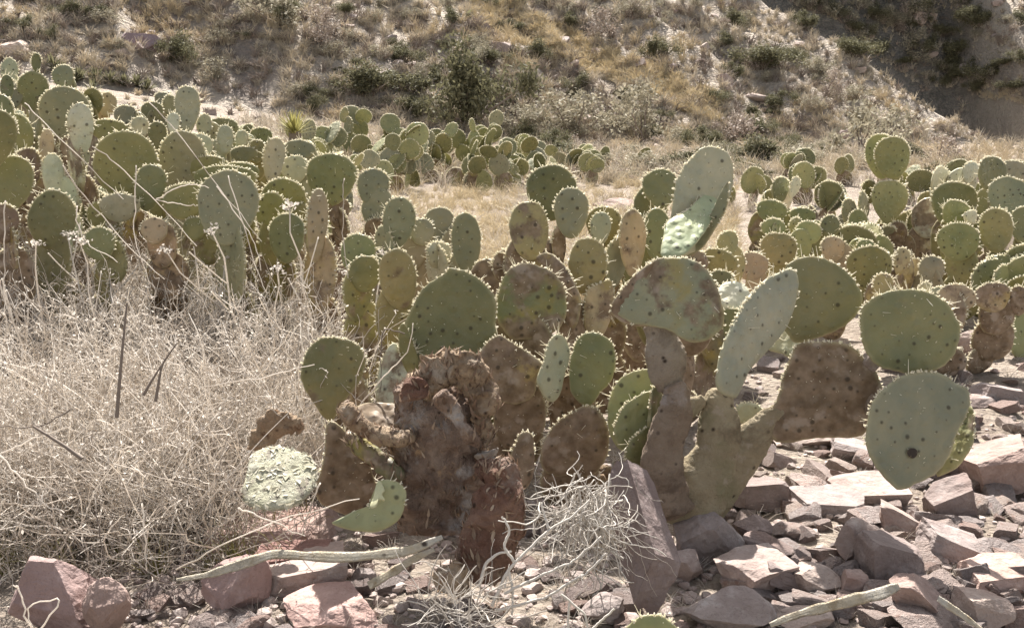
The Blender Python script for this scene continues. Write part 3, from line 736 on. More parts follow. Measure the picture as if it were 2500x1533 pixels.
def lump_tube(pts, rads, D, name, m, parent=None, ploc=None, ns=56, nl=90, amp=.35, flat=.75, seed=1, freq=26, label=None):
    P = np.array([at(p[0], p[1], D + (p[2] if len(p) > 2 else 0)) for p in pts]); r = np.array(rads) * D / F
    k = np.arange(len(P)); t = np.linspace(0, len(P) - 1, nl)
    Q = np.stack([np.interp(t, k, P[:, i]) for i in range(3)], -1); rr = np.interp(t, k, r)
    for _ in range(nl // len(P)): Q[1:-1] = (Q[:-2] + Q[1:-1] * 2 + Q[2:]) / 4; rr[1:-1] = (rr[:-2] + rr[1:-1] * 2 + rr[2:]) / 4
    e = np.minimum(np.arange(nl), np.arange(nl)[::-1]); rr = rr * np.clip(np.sqrt((e + .05) / 4), 0, 1)
    T = np.gradient(Q, axis=0); T /= np.linalg.norm(T, axis=1, keepdims=True)
    U = np.cross(T, [0, 1., .1]); U /= np.linalg.norm(U, axis=1, keepdims=True); W = np.cross(T, U)
    a = np.arange(ns) * 2 * math.pi / ns
    dirs = U[:, None] * np.cos(a)[None, :, None] + W[:, None] * np.sin(a)[None, :, None] * flat
    V = Q[:, None] + dirs * rr[:, None, None]
    rid = 1 - 2 * abs(fbm(V * freq + seed, 4, seed)); lo = fbm(V * freq * .45 + seed, 3, seed + 9)
    V = V + dirs * (rr[:, None] * amp * (.75 * rid + .9 * lo))[..., None]
    V = V + (.012 * amp * np.stack([fbm(V * 30, 3, seed + 30), fbm(V * 30, 3, seed + 31), fbm(V * 30, 3, seed + 32)], -1)) * 2
    fine = fbm(V * 160, 3, seed + 2); V = V + dirs * (fine * .0025)[..., None]
    i = np.arange(nl * ns).reshape(nl, ns); b = np.roll(i, -1, 1)
    Qd = np.stack([i[:-1], b[:-1], b[1:], i[1:]], -1).reshape(-1, 4)
    V = V.reshape(-1, 3)
    if ploc is not None: V = V - ploc
    o = mk(name, V, Qd, m, parent, True)
    return o

# ------------------------------------------------------------------ THE BIG CACTUS (front right)
C8 = crop(1400, 600, 2.159)
big = plant(1700, 2.4, 'large foreground prickly pear with brown trunk, long pale pad and three hanging round pads')
PX = lambda pts, *a, **k: pad_px(smoothpoly(C8(pts)), *a, plant=k.pop('pl', big), **k)
lump_tube([(1665, 1275, .02), (1690, 1225), (1725, 1165), (1752, 1100), (1758, 1040), (1752, 990), (1768, 950)], [84, 80, 66, 50, 50, 40, 24], 2.38, 'stem', M_STEM, big[0], big[1], 64, 120, .13, .6, 41, 18)
lump_tube([(1700, 1255), (1752, 1180), (1812, 1105), (1850, 1055), (1885, 1022), (1925, 1005)], [60, 60, 50, 40, 30, 34], 2.40, 'stem', M_STEM, big[0], big[1], 56, 110, .13, .55, 42, 18)
lump_tube([(1640, 1270), (1612, 1170), (1620, 1080), (1648, 1005), (1652, 960), (1640, 935)], [60, 50, 40, 46, 30, 26], 2.33, 'stem', M_STEMB, big[0], big[1], 56, 110, .2, .6, 43, 22)
lump_tube([(2118, 868), (2130, 884), (2148, 896)], [20, 17, 22], 2.355, 'joint', M_STEMB, big[0], big[1], 30, 30, .2, .8, 46, 30)
lump_tube([(2118, 985), (2136, 990), (2156, 992)], [26, 20, 26], 2.32, 'joint', M_STEMB, big[0], big[1], 30, 30, .2, .8, 47, 30)
lump_tube([(1652, 1010), (1690, 990), (1725, 975)], [26, 22, 10], 2.36, 'stem', M_STEM, big[0], big[1], 40, 40, .3, .6, 45, 26)
lump_tube([(1642, 955), (1630, 915), (1622, 860), (1612, 815), (1592, 782)], [27, 42, 46, 34, 26], 2.345, 'stem', M_STEMP, big[0], big[1], 56, 90, .13, .55, 44, 24)
PX([(440,72),(540,60),(650,90),(720,170),(765,250),(785,350),(780,430),(700,500),(600,505),(500,450),(400,425),(290,410),(200,350),(230,260),(310,180),(380,110)], 2.32, 6, 14, 'gg', .42, thick=.022)
PX([(188,340),(215,280),(300,175),(395,95),(442,72),(400,130),(350,210),(345,310),(400,420),(290,415),(215,375)], 2.305, 16, 8, (.19, .10, .055), .8, thick=.012, name='dead_edge', spl=.6)
PX([(1150,130),(1162,260),(1110,420),(1010,560),(900,690),(855,790),(800,785),(735,750),(745,640),(790,500),(850,380),(930,265),(1010,185),(1090,135)], 2.30, 40, 6, 'p', .12, thick=.03, spl=1.6)
PX([(1190,510),(1330,498),(1450,520),(1540,600),(1612,700),(1615,820),(1570,930),(1500,1000),(1300,1018),(1120,1030),(1040,1000),(1035,890),(1080,780),(1110,640),(1150,560)], 2.38, -5, 5, 'b', .95, thick=.022, spl=.4)
PX([(1130,95),(1240,62),(1350,78),(1440,130),(1500,210),(1512,300),(1460,390),(1370,450),(1250,495),(1170,505),(1110,430),(1090,340),(1105,200)], 2.44, -5, 8, 'g', .12, spl=1.2)
PX([(1520,330),(1600,265),(1720,230),(1850,240),(1960,300),(2010,370),(2030,440),(2000,560),(1920,640),(1800,668),(1650,645),(1560,590),(1510,500),(1503,400)], 2.33, 6, 5, 'g', .1, spl=1.6)
PX([(1590,790),(1700,705),(1800,668),(1930,670),(2010,725),(2070,765),(2060,880),(2010,980),(1975,1080),(1925,1190),(1800,1255),(1720,1275),(1650,1230),(1570,1130),(1528,1040),(1545,900)], 2.26, 12, 16, 'gg', .12, thick=.025, spl=.3)
PX([(2050,800),(2105,860),(2115,960),(2105,1050),(2030,1160),(1950,1205),(1900,1220),(1930,1150),(1985,1060),(2005,960)], 2.31, -52, 26, 'v', .35, thick=.016, name='torn_pad', spl=.5)
PX([(1025,540),(1080,420),(1115,412),(1175,480),(1200,530),(1150,590),(1100,570)], 2.56, -35, 30, 'p', .1)
PX([(180,880),(200,770),(260,690),(350,655),(430,668),(450,740),(430,900),(380,980),(300,1060),(240,1070),(190,980)], 2.44, -8, 8, 'v', .12)
PX([(215,960),(260,850),(340,790),(410,765),(440,830),(420,950),(340,1010),(280,1075),(235,1060)], 2.40, 12, 5, 'v', .15)
PX([(268,1110),(300,1020),(360,970),(430,940),(440,1020),(410,1110),(340,1160)], 2.37, 25, 5, 'd', .3)
PX([(410,760),(450,740),(470,860),(430,1000),(395,980),(400,860)], 2.38, 45, 0, 'd', .3)
PX([(760,240),(800,195),(860,190),(910,220),(930,290),(880,350),(810,345),(770,310)], 2.6, 10, 35, 'w', .1)
PX([(785,340),(900,350),(900,440),(850,520),(800,480)], 2.58, 0, 5, 'g', .2)
PX([(845,890),(870,840),(930,825),(985,850),(995,895),(930,940),(870,930)], 2.5, 0, 20, 'p', .2)
PX([(1060,900),(1090,780),(1130,640),(1150,600),(1170,700),(1140,820),(1080,920)], 2.44, -50, 0, 'p', .3, spl=.5)
pad_px(ell(2227, 1106, 26, 26), 2.238, 12, 16, (.025, .018, .012), 0, .004, 0, plant=big, spines=False, detail=0, name='scar')
# small cactus clump at the bottom edge
sm = plant(1590, 1.72, 'green pad tip of a small prickly pear poking up at the bottom edge')
pad_px(ell(1590, 1580, 145, 160), 1.72, 5, 5, 'v', .05, plant=sm); 

# ------------------------------------------------------------------ pads left of it
C4 = crop(900, 750, 3.513); C3 = crop(500, 800, 2.651)
duo = plant(1420, 2.55, 'small prickly pear with two green pads on a brown pad beside the upright stone')
PY = lambda cr, pl, pts, *a, **k: pad_px(smoothpoly(cr(pts)), *a, plant=pl, **k)
PY(C4, duo, [(1780,880),(1640,960),(1550,1050),(1490,1200),(1470,1310),(1520,1400),(1620,1440),(1750,1430),(1900,1450),(2010,1350),(2060,1200),(2050,1050),(1970,880),(1860,840)], 2.5, 5, 0, 'b', .7, spl=1)
PY(C4, duo, [(1740,400),(1800,260),(1900,210),(2020,240),(2105,340),(2120,480),(2080,620),(1980,740),(1900,850),(1820,820),(1740,720),(1725,560)], 2.52, -10, 8, 'g', .1, spl=1.5)
PY(C4, duo, [(1620,230),(1690,290),(1715,420),(1670,600),(1620,780),(1530,810),(1460,700),(1438,620),(1490,480),(1530,330)], 2.48, 42, 5, 'p', .1, spl=2)
support(duo)
brn = plant(1250, 2.75, 'brown wrinkled dying prickly pear pad behind the rotten stump')
PY(C4, brn, [(930,430),(1000,300),(1110,235),(1200,280),(1350,380),(1470,470),(1485,560),(1440,640),(1410,770),(1280,830),(1130,800),(1000,700),(950,560)], 2.55, 8, 8, 'b', .75, bend=.15, spl=.5)
support(brn)
olv = plant(830, 2.4, 'olive prickly pear with tapering stem between the brush and the rotten stump')
PY(C3, olv, [(620,300),(680,130),(780,60),(900,70),(1000,110),(1050,200),(1010,330),(950,420),(880,500),(830,600),(780,590),(710,490),(650,400)], 2.42, -8, 5, 'o', .22)
PY(C3, olv, [(990,300),(1010,250),(1060,280),(1050,420),(1000,470),(950,440)], 2.48, 10, 0, 'b', .6)
PY(C3, olv, [(1110,470),(1120,300),(1170,160),(1230,100),(1280,160),(1310,300),(1300,480),(1200,540)], 2.6, 20, 12, 'w', .4, spl=1)
PY(C3, olv, [(1260,0),(1300,-20),(1380,200),(1360,330),(1310,300),(1260,150)], 2.6, 20, 0, 'o', .2)
support(olv)

# ------------------------------------------------------------------ middle cactus
CM = (1100, 350, 3.021)
cm = crop(*CM)
mid = plant(1360, 2.95, 'middle prickly pear of many spotted upright pads with a big brown blotched one in front')
E(mid, CM, [
 (562,930,158,575, 0, .40, 8, 'd', .05), (768,1018,325,705, 2, .22, -12, 'gg', .15), (435,725,420,865, -3, .20, 20, 'y', .45),
 (868,1150,695,1130, 0, .05, -14, 'y', .35), (305,500,785,1040, 0, .28, 10, 'k', .9),
 (1005,1255,468,760, 0, .34, -10, 'o', .3), (1030,1180,505,760, 6, .28, 20, 'p', .1),
 (1245,1435,490,980, 0, .12, 30, 't', .35), (1140,1300,690,1080, 12, .15, 25, 'gg', .1), (1425,1615,480,880, 0, .3, 20, 'g', .1),
 (1420,1680,190,485, 0, .6, 0, 'g', .1), (750,850,600,900, 0, .35, 30, 'b', .8)], 2.75)
PY(cm, mid, [(345,1120),(400,960),(480,900),(570,880),(650,900),(750,950),(820,1040),(848,1150),(850,1260),(800,1360),(680,1430),(560,1440),(450,1430),(380,1340),(340,1230)], 2.68, 4, 8, 'g', .55)
PY(cm, mid, [(650,835),(700,800),(760,815),(830,880),(900,990),(950,1100),(965,1200),(930,1330),(880,1350),(840,1150),(790,980),(680,890)], 2.76, -48, 10, 'b', .65)
PY(cm, mid, [(0,930),(-120,1010),(-210,1090),(-300,1250),(-340,1400),(-300,1540),(-200,1620),(-40,1660),(120,1650),(250,1590),(335,1450),(340,1300),(330,1170),(270,1060),(150,960),(60,925),(-40,915)], 2.62, -4, 8, 'g', .18, spl=.7)
PY(cm, mid, [(1000,1100),(1100,1030),(1180,1010),(1200,1200),(1130,1400),(1040,1450),(980,1300)], 2.8, 30, 0, 't', .5)
support(mid)
spn = plant(1650, 3.05, 'tall prickly pear with one huge spoon shaped folded pad catching the light')
PY(cm, spn, [(1565,790),(1600,600),(1640,350),(1700,205),(1790,100),(1850,45),(1920,40),(1990,60),(2045,130),(2060,260),(2040,400),(1960,600),(1850,760),(1740,830),(1640,830)], 2.82, 28, 10, 'p', .12, bend=.10, thick=.022, spl=1.6)
PY(cm, spn, [(1590,600),(1640,545),(1740,500),(1880,360),(2035,265),(2050,340),(1960,500),(1860,680),(1740,805),(1640,812),(1570,790)], 2.735, 22, 51, (.30,.35,.22), .12, bend=-.1, thick=.014, spl=.4)
PY(cm, spn, [(2040,275),(2060,300),(2050,450),(1960,620),(1850,780),(1740,830),(1760,760),(1870,620),(1960,440)], 2.77, -50, 0, 'gg', .2, thick=.015)
E(spn, CM, [(1600,1900,780,1000, 0, .0, 10, 'b', .5)], 2.86)
support(spn)
# group between (upper centre, left of the middle cactus)
CB = (500, 250, 3.021)
chn = plant(1080, 3.6, 'row of oval green pads stepping down to the right beside the golden grass')
E(chn, CB, [
 (1125,1355,492,780, 0, .35, 5, 'gg', .1), (1310,1550,698,1080, 6, .1, -12, 'gg', .15), (1515,1690,855,1060, 0, .18, 5, 'gg', .05),
 (1618,1842,772,1080, 0, .25, 0, 'gg', .12), (1820,2035,812,1280, -3, .0, 22, 'gg', .1), (1625,1800,1030,1225, 0, .1, 30, 'p', .1),
 (1180,1380,850,1060, 0, .35, 0, 'k', .8)], 3.3)
support(chn)
tan_ = plant(970, 2.9, 'yellowish oval pad with sunlit right rim left of the big spotted pad')
E(tan_, CB, [(1290,1560,1075,1530, -6, .0, 22, 'y', .3), (1010,1260,968,1310, 0, .1, -8, 'g', .1), (1060,1300,1130,1400, 0, .05, 0, 'd', .2)], 2.85)
support(tan_)
ctr = plant(760, 3.5, 'prickly pear clump with one broad round green pad right of the grey plate pad')
E(ctr, CB, [
 (748,1115,378,770, 0, .5, 5, 'g', .08), (420,745,562,890, 10, .2, -10, 'o', .1), (380,605,660,1000, 0, .1, 15, 'o', .12), (480,742,818,1190, 5, .0, -5, 'd', .15),
 (748,900,632,1190, 3, .02, 48, 't', .3), (560,760,395,600, 0, .65, 0, 'p', .05), (430,585,258,605, 8, .55, 35, 'p', .1), (600,820,280,420, 10, .9, 0, 'gg', .1), (640,760,740,950, 0, .18, 20, 'o', .2),
 (900,1060,700,930, 0, .55, 20, 'k', .7)], 3.35)
support(ctr)
# ------------------------------------------------------------------ left field
CA = (0, 100, 3.021)
gry = plant(560, 3.4, 'prickly pear with a large smooth blue-grey plate-like pad behind the brush')
E(gry, CA, [(1460,1900,960,1520, 8, .0, 6, 'gg', .08), (1420,1880,920,1120, 0, .25, 0, 'o', .1), (1200,1530,1050,1320, -8, .1, 10, 'o', .15),
 (1380,1680,850,1050, 0, .35, 0, 'o', .1), (1600,1920,900,1050, 0, .4, -10, 'g', .1), (1350,1520,1300,1480, 0, .1, 20, 'o', .2)], 3.3)
support(gry)
l1 = plant(330, 3.7, 'dark olive prickly pear with a broad arched pad and a grey-green neighbour at left')
E(l1, CA, [(688,1155,665,1160, 12, .0, -4, 'o', .15), (1165,1520,660,1140, 0, .1, 6, 'gg', .1), (1370,1570,690,900, 0, .2, -10, 'p', .1), (670,980,585,760, 10, .25, 0, 'o', .1),
 (990,1215,915,1260, 10, -.1, -20, 'g', .1), (730,1030,1125,1340, 0, -.15, 25, 'p', .25), (640,850,1180,1400, 0, -.1, 10, 'o', .3), (1040,1240,1300,1500, 0, -.2, 0, 't', .3), (620,860,1370,1620, 5, -.25, 0, 'g', .15)], 3.55)
support(l1)
l2 = plant(140, 3.7, 'prickly pear with broad sage green pad and shaggy white weathered pad at upper left')
E(l2, CA, [(285,665,340,720, 8, .3, 4, 'gg', .12), (500,692,463,840, -4, .0, 48, 'w', .45), (310,472,830,1160, -4, .0, 45, 'w', .15), (90,205,515,800, -6, .1, 50, 'w', .2),
 (205,565,1095,1540, 6, -.2, -6, 'g', .1), (290,400,650,900, 0, .15, 40, 't', .3), (480,620,880,1150, 0, .2, 0, 'k', .8), (440,560,700,960, 0, .2, 20, 'b', .6)], 3.6)
support(l2)
l3 = plant(10, 3.3, 'prickly pear cut by the left edge with two large dark green pads')
E(l3, CA, [(-220,112,500,960, 10, .0, 0, 'o', .1), (-60,245,850,1260, 8, .1, -8, 'o', .12), (100,320,790,1100, 0, .35, 0, 'k', .5), (-120,95,395,700, 10, .4, 0, 'g', .1), (-80,140,1200,1500, 0, .0, 10, 'k', .5)], 3.25)
support(l3)
l4 = plant(85, 4.8, 'upright prickly pear whose narrow top pad stands above the others at upper left')
E(l4, CA, [(232,302,92,240, 0, .0, 40, 'g', .1), (125,365,225,520, 0, .0, 0, 'g', .1), (5,135,130,350, 0, .2, 10, 'p', .2), (395,552,178,360, 0, .1, 10, 'gg', .1), (60,170,320,500, 0, .0, 20, 'gg', .2), (0,100,250,460, 0, -.1, 0, 'g', .2)], 4.7)
support(l4)
l5 = plant(440, 4.7, 'group of pale green pads with a tall square-shouldered one behind the arched olive pad')
E(l5, CA, [(1290,1470,330,700, 0, .2, 0, 'p', .1), (840,1003,478,650, 8, .0, 0, 'gg', .1), (970,1095,558,740, 0, -.2, 15, 'p', .2), (1090,1225,598,800, 0, -.1, 0, 'g', .1), (1235,1325,528,700, 0, -.1, 25, 'w', .2),
 (1040,1200,450,620, 0, .2, 0, 'g', .1), (600,760,350,560, 0, .3, -10, 'o', .2), (720,860,380,560, 0, .4, 0, 't', .2), (1200,1300,400,560, 0, .3, 20, 'gg', .1), (1140,1260,380,500, 0, .5, 0, 'gg', .1), (1450,1560,540,720, 0, .3, 20, 'p', .1)], 4.6)
support(l5)
l6 = plant(560, 4.9, 'low clump of small oval pads, some pale, right of the tall square-shouldered pad')
E(l6, CA, [(1600,1720,620,840, 0, -.2, 12, 'p', .2), (1740,1830,660,800, 0, -.1, 10, 'p', .1), (1840,2010,640,780, 0, .2, 0, 'g', .1), (1510,1760,570,740, 0, .3, 0, 'g', .1), (1830,1960,730,900, 0, -.3, 0, 'o', .1), (1700,1900,780,900, 0, -.3, 10, 'g', .2), (1500,1640,700,850, 0, .1, 10, 'gg', .1), (1960,2110,740,900, 0, .0, 0, 'gg', .1)], 4.9)
support(l6)
# ------------------------------------------------------------------ right field
CR = (1800, 300, 3.021)
lol = plant(2160, 5.4, 'prickly pear with a tall lollipop of two round pads rising above everything on the right')
E(lol, CR, [(945,1190,85,410, 0, .08, -8, 'v', .05), (1015,1278,102,420, -4, .0, 6, 'v', .05), (985,1245,425,735, 0, .05, 4, 'v', .08), (885,960,500,700, -8, .0, 40, 'p', .05), (915,1030,420,600, 0, .1, 20, 'o', .1),
 (820,960,640,860, 0, -.1, 0, 'v', .1), (765,870,560,760, 0, .1, 20, 'gg', .1), (1105,1250,725,925, 0, -.05, 0, 'k', .6), (1250,1340,660,880, 4, .1, 25, 'd', .1), (1010,1110,740,900, 0, .1, 10, 'b', .7)], 5.3)
support(lol)
r2 = plant(2000, 4.6, 'low spreading clump of small rounded pads at right of centre')
E(r2, CR, [(142,365,570,740, 6, .3, 0, 'g', .05), (385,580,628,740, 6, .3, 0, 'g', .05), (180,360,708,850, 6, .1, 0, 'v', .1), (430,620,725,900, 10, .1, 0, 'v', .15), (615,755,680,850, 4, .1, 0, 'g', .1),
 (170,440,812,1050, 10, -.2, -8, 'y', .15), (380,480,700,820, 20, .2, 30, 'v', .1), (610,800,840,1030, 18, -.3, 20, 't', .1), (-20,218,955,1170, 0, -.35, 5, 't', .15), (250,380,400,600, 10, 1.2, 20, 'g', .1), (380,450,395,560, 16, 1.2, 40, 'w', .1)], 4.4)
support(r2)
r3 = plant(2130, 4.0, 'broad flat-topped olive pad behind the round hanging pads')
E(r3, CR, [(815,1150,912,1250, 0, .0, 4, 'o', .15), (1335,1530,980,1200, 4, .2, 0, 'gg', .05), (1250,1370,1000,1130, 10, .3, -20, 't', .3), (880,1010,860,1000, 0, .3, 0, 'v', .1), (1000,1150,1110,1300, 0, -.1, 10, 'y', .3), (1150,1260,920,1130, 10, .2, 40, 't', .4)], 3.8)
support(r3)
r4 = plant(2370, 4.6, 'dense olive prickly pear at the right edge with oval pads and sunlit white rims')
E(r4, CR, [(1440,1775,440,800, 0, .4, -5, 'd', .2), (1495,1715,570,790, 12, .2, 15, 'v', .05), (1475,1785,735,1020, 0, .0, -4, 'v', .08), (1785,2040,625,960, 0, .05, 6, 'y', .05), (1760,1960,248,500, 22, .4, 30, 'g', .1),
 (1410,1545,325,530, 18, .7, 52, 'w', .2), (1660,1780,290,450, 22, .7, 50, 'w', .1), (1840,2160,400,720, 14, .3, 5, 'gg', .1), (1690,1785,650,750, 25, .2, 50, 'w', .1), (1980,2250,900,1250, 0, -.2, 0, 'd', .1), (2010,2200,620,900, 0, .2, 0, 'g', .1), (1920,2150,280,430, 10, .6, 20, 'p', .1), (1840,2010,920,1150, 0, .1, 0, 'd', .2)], 4.5)
support(r4)
r5 = plant(2340, 3.3, 'low brownish dried pads right of the round hanging pads')
E(r5, CR, [(1480,1760,1190,1400, 6, .0, 0, 't', .4), (1740,2010,1180,1400, -10, .1, 0, 't', .6), (1420,1560,1210,1330, 0, .2, 10, 'p', .2), (2000,2150,1200,1420, 0, .1, 0, 'b', .7)], 3.6)
support(r5)
r6 = plant(1780, 3.3, 'small green pads peeping over the mushroom-like pad of the big cactus')
E(r6, CM, [(1880,2090,935,1180, 10, .0, 0, 'g', .1), (1840,2110,780,1000, 14, .2, -10, 'y', .2), (1960,2110,640,900, 20, .5, 30, 'y', .1)], 3.2)
support(r6)

# ------------------------------------------------------------------ procedural cactus clumps farther back
def tmpl_pad(k):
    V = pad_mesh('pad', np.zeros(3), basis(0, 0), np.linspace(0, 2 * math.pi, 36, endpoint=False), .085 * (1 + .12 * np.sin(np.linspace(0, 2 * math.pi, 36, endpoint=False)) + .1 * np.abs(np.sin(np.linspace(0, 2 * math.pi, 36, endpoint=False)))), .02, M_PADF, None, np.zeros(3), (0, 0, 0), 0, 0, .08, 900 + k, True, .05, 1.5)
    sp = V.children[0] if V.children else [o for o in COL.objects if o.parent == V][0]
    bm = bmesh.new(); bm.from_mesh(V.data); n0 = len(bm.faces); bm.from_mesh(sp.data); bm.faces.ensure_lookup_table()
    for f in bm.faces[n0:]: f.material_index = 1
    bm.to_mesh(V.data); bm.free(); me = V.data; me.materials.append(M_SPINE)
    bpy.data.objects.remove(sp); bpy.data.objects.remove(V); return me
TP = [tmpl_pad(k) for k in range(6)]
def far_cactus(x, y, n, hgt, width, label, group, psize=1., tones=('g', 'o', 'gg', 'v', 'd')):
    z = gq(x, y); root = empty('prickly_pear_cactus', (x, y, z), label, 'cactus', group)
    nodes = []
    for i in range(n):
        if not nodes or len(nodes) < max(3, n // 3):
            p = np.array([random.uniform(-width, width), random.uniform(-width, width) * .6, -.02]); up = np.array([random.uniform(-.3, .3), random.uniform(-.3, .3), 1])
        else:
            q = random.choice(nodes[-max(4, n // 2):]); 
            if q[1][2] > hgt: q = random.choice([w_ for w_ in nodes if w_[1][2] <= hgt] or nodes[:1])
            p = q[1]; s_ = q[2] + np.array([random.uniform(-1.1, 1.1), random.uniform(-.8, .8), random.uniform(-.1, .5)]); up = s_
        up = up / np.linalg.norm(up); up[2] = abs(up[2])
        s = psize * random.uniform(.75, 1.15); L = .175 * s
        yaw = random.gauss(0, .7)
        nrm = np.array([math.sin(yaw), -math.cos(yaw), 0]); nrm -= up * nrm.dot(up); nrm /= np.linalg.norm(nrm); u = np.cross(up, nrm)
        o = bpy.data.objects.new('pad', random.choice(TP)); COL.objects.link(o); o.parent = root
        c = p + up * L * .46
        o.matrix_basis = Matrix(((u[0] * s, up[0] * s, nrm[0] * s, c[0]), (u[1] * s, up[1] * s, nrm[1] * s, c[1]), (u[2] * s, up[2] * s, nrm[2] * s, c[2]), (0, 0, 0, 1)))
        low = i < n // 4
        o.color = (*np.array(CL[random.choice(tones)]) * random.uniform(.9, 1.3), .6 if low else random.uniform(.0, .2))
        nodes.append((p, p + up * L * .93, up))
def px_xy(px, D): P = at(px, 766, D); return P[0], P[1]
FAR = [(1260, 10.8, 16, .3), (1380, 11.8, 14, .3), (1340, 10.9, 12, .25), (1470, 12.5, 12, .3), (1000, 11.0, 30, .62), (1085, 11.5, 28, .6), (1160, 10.6, 26, .5), (930, 10.0, 24, .6), (1240, 11.5, 22, .45), (870, 9.4, 22, .55), (1120, 12.8, 20, .6), (1320, 12.5, 18, .35),
       (760, 8.2, 26, .6), (820, 11.5, 22, .6), (690, 7.2, 22, .5), (640, 8.8, 22, .5), (580, 6.6, 22, .45), (520, 8.2, 20, .45), (470, 6.9, 22, .45), (380, 7.4, 22, .45), (300, 6.2, 22, .45), (230, 5.6, 18, .45), (700, 5.8, 22, .45), (620, 5.4, 18, .4)]
for i, (px, D, n, h) in enumerate(FAR):
    x, y = px_xy(px, D); far_cactus(x, y, n, h * .72, .42, 'small crowded green prickly pear in the field behind the golden grass and left pads', 'prickly pears of the field behind')
for i, (px, D, n, h) in enumerate([(1880, 9., 12, .2), (1980, 11., 12, .22), (2060, 7.5, 10, .2), (2420, 7.2, 16, .35), (2510, 6., 16, .4), (2350, 9., 14, .3), (2050, 5.6, 8, .14), (1900, 5.2, 8, .12), (2300, 5.2, 12, .22), (2440, 4.2, 10, .15)]):
    x, y = px_xy(px, D); far_cactus(x, y, n, h * .8, .45, 'small prickly pear clump in the field on the right', 'prickly pears of the right field', 1.12)

for i, (px, D, n, h) in enumerate([(60, 4.4, 14, .42), (150, 4.6, 14, .42), (260, 4.6, 14, .35), (340, 4.5, 14, .28), (430, 4.5, 14, .24), (520, 4.5, 12, .2), (610, 4.5, 12, .17), (690, 4.6, 12, .15), (30, 5.2, 14, .42), (480, 5.3, 14, .22), (120, 5.4, 14, .42)]):
    x, y = px_xy(px, D); far_cactus(x, y, n, h, .3, 'olive prickly pear hemmed in between the bigger ones of the left clump', 'prickly pears filling the left clump', 1.0, ('o', 'g', 'd', 'o'))
def flower_stalk(k):
    rs = np.random.default_rng(300 + k); L = .3; t = np.linspace(0, 1, 9)[:, None]
    P = np.concatenate([.04 * rs.normal() * t ** 2, .04 * rs.normal() * t ** 2, L * t], 1) + rs.normal(size=(9, 3)) * .003
    A = Acc(); V, Q = strands(P[None], np.linspace(.0019, .001, 9)[None], 4); A.add(V, Q, .7)
    top = P[-1]; n = 30; c = top + rs.normal(size=(n, 3)) * np.array([.007, .007, .003]); a = rs.normal(size=(n, 3)); a /= np.linalg.norm(a, axis=1, keepdims=True); b = np.cross(a, rs.normal(size=(n, 3))); b /= np.linalg.norm(b, axis=1, keepdims=True)
    H = np.stack([c - a * .0032, c - b * .002, c + a * .0032, c + b * .002], 1).reshape(-1, 3); A.add(H, np.arange(4 * n).reshape(n, 4), .3)
    for j in rs.integers(3, 8, 3):
        d = rs.normal(size=3); d[2] = abs(d[2]) + .6; d /= np.linalg.norm(d); q = P[j] + d * np.linspace(0, .06, 5)[:, None] + np.array([0, 0, .01]) * np.linspace(0, 1, 5)[:, None] ** 2
        V, Q = strands(q[None], np.full((1, 5), .001), 4); A.add(V, Q, .8)
    o = A.build('dry_flower_stalk', M_STRAW, None, False); me = o.data; bpy.data.objects.remove(o); return me
FS = [flower_stalk(k) for k in range(6)]
for i in range(16):
    px = random.choice([random.uniform(-20, 950), random.uniform(600, 950)]); D = random.uniform(2.7, 3.6); P = at(px, 766, D)
    o = bpy.data.objects.new('dry_flower_stalk', random.choice(FS)); COL.objects.link(o); s_ = random.uniform(1.1, 2.) * (.9 if px > 800 else 1.15)
    o.location = (P[0], P[1], gq(P[0], P[1])); o.scale = (s_, s_, s_); o.rotation_euler = (random.gauss(0, .15), random.gauss(0, .2), random.uniform(0, 6))
    tag(o, 'slender dry stalk with a flat pale seed head at the back edge of the brush', 'stalk', 'seed stalks along the back of the brush')

# ------------------------------------------------------------------ rotten cactus in front
rot = plant(1075, 2.15, 'rotting brown hollow prickly pear stump with a hooked fibrous top and shrivelled pads')
rr_, rl, rc = rot
lump_tube([(1075, 1300), (1072, 1240), (1080, 1160), (1078, 1080), (1062, 1010), (1050, 960), (1055, 925)], [70, 88, 92, 88, 78, 62, 30], 2.15, 'trunk', M_ROT, rr_, rl, 150, 220, .55, .7, 4, 17)
lump_tube([(1022, 960), (1045, 925), (1085, 893), (1130, 905), (1165, 935), (1182, 985), (1186, 1040), (1180, 1095)], [28, 34, 34, 30, 26, 22, 20, 12], 2.1, 'hooked_rim', M_ROTT, rr_, rl, 70, 180, .8, .55, 6, 30)
lump_tube([(1075, 900), (1085, 875), (1098, 868)], [24, 20, 10], 2.12, 'hooked_rim', M_ROTT, rr_, rl, 30, 40, .5, .8, 7, 50)
lump_tube([(1012, 975), (1005, 945), (1035, 925)], [24, 24, 14], 2.07, 'dry_crust', M_ROTR, rr_, rl, 30, 50, .5, .8, 8, 50)
lump_tube([(1070, 960, -.03), (1100, 990, -.03), (1135, 1050, -.02), (1175, 1090, 0)], [22, 18, 14, 8], 2.06, 'torn_edge', M_ROT, rr_, rl, 24, 60, .5, .8, 9, 50)
lump_tube([(835, 985), (870, 1030), (920, 1062), (975, 1075), (1010, 1060)], [16, 20, 20, 18, 14], 2.08, 'shrivelled_arm', M_ROTT, rr_, rl, 30, 80, .35, .9, 10, 40)
PY(crop(0, 0, .9856), rot, [(830,985),(870,965),(930,970),(1000,980),(1010,1040),(960,1068),(900,1052),(850,1020)], 2.16, 0, 50, (.45, .30, .17), .9, thick=.012, bend=-.2, spines=False, name='dried_pad')
lump_tube([(850, 1050), (880, 1090), (930, 1130), (985, 1175)], [16, 20, 20, 18], 2.1, 'shrivelled_arm', M_PAD, rr_, rl, 30, 80, .35, .9, 11, 40).color = (.12, .13, .07, .5)
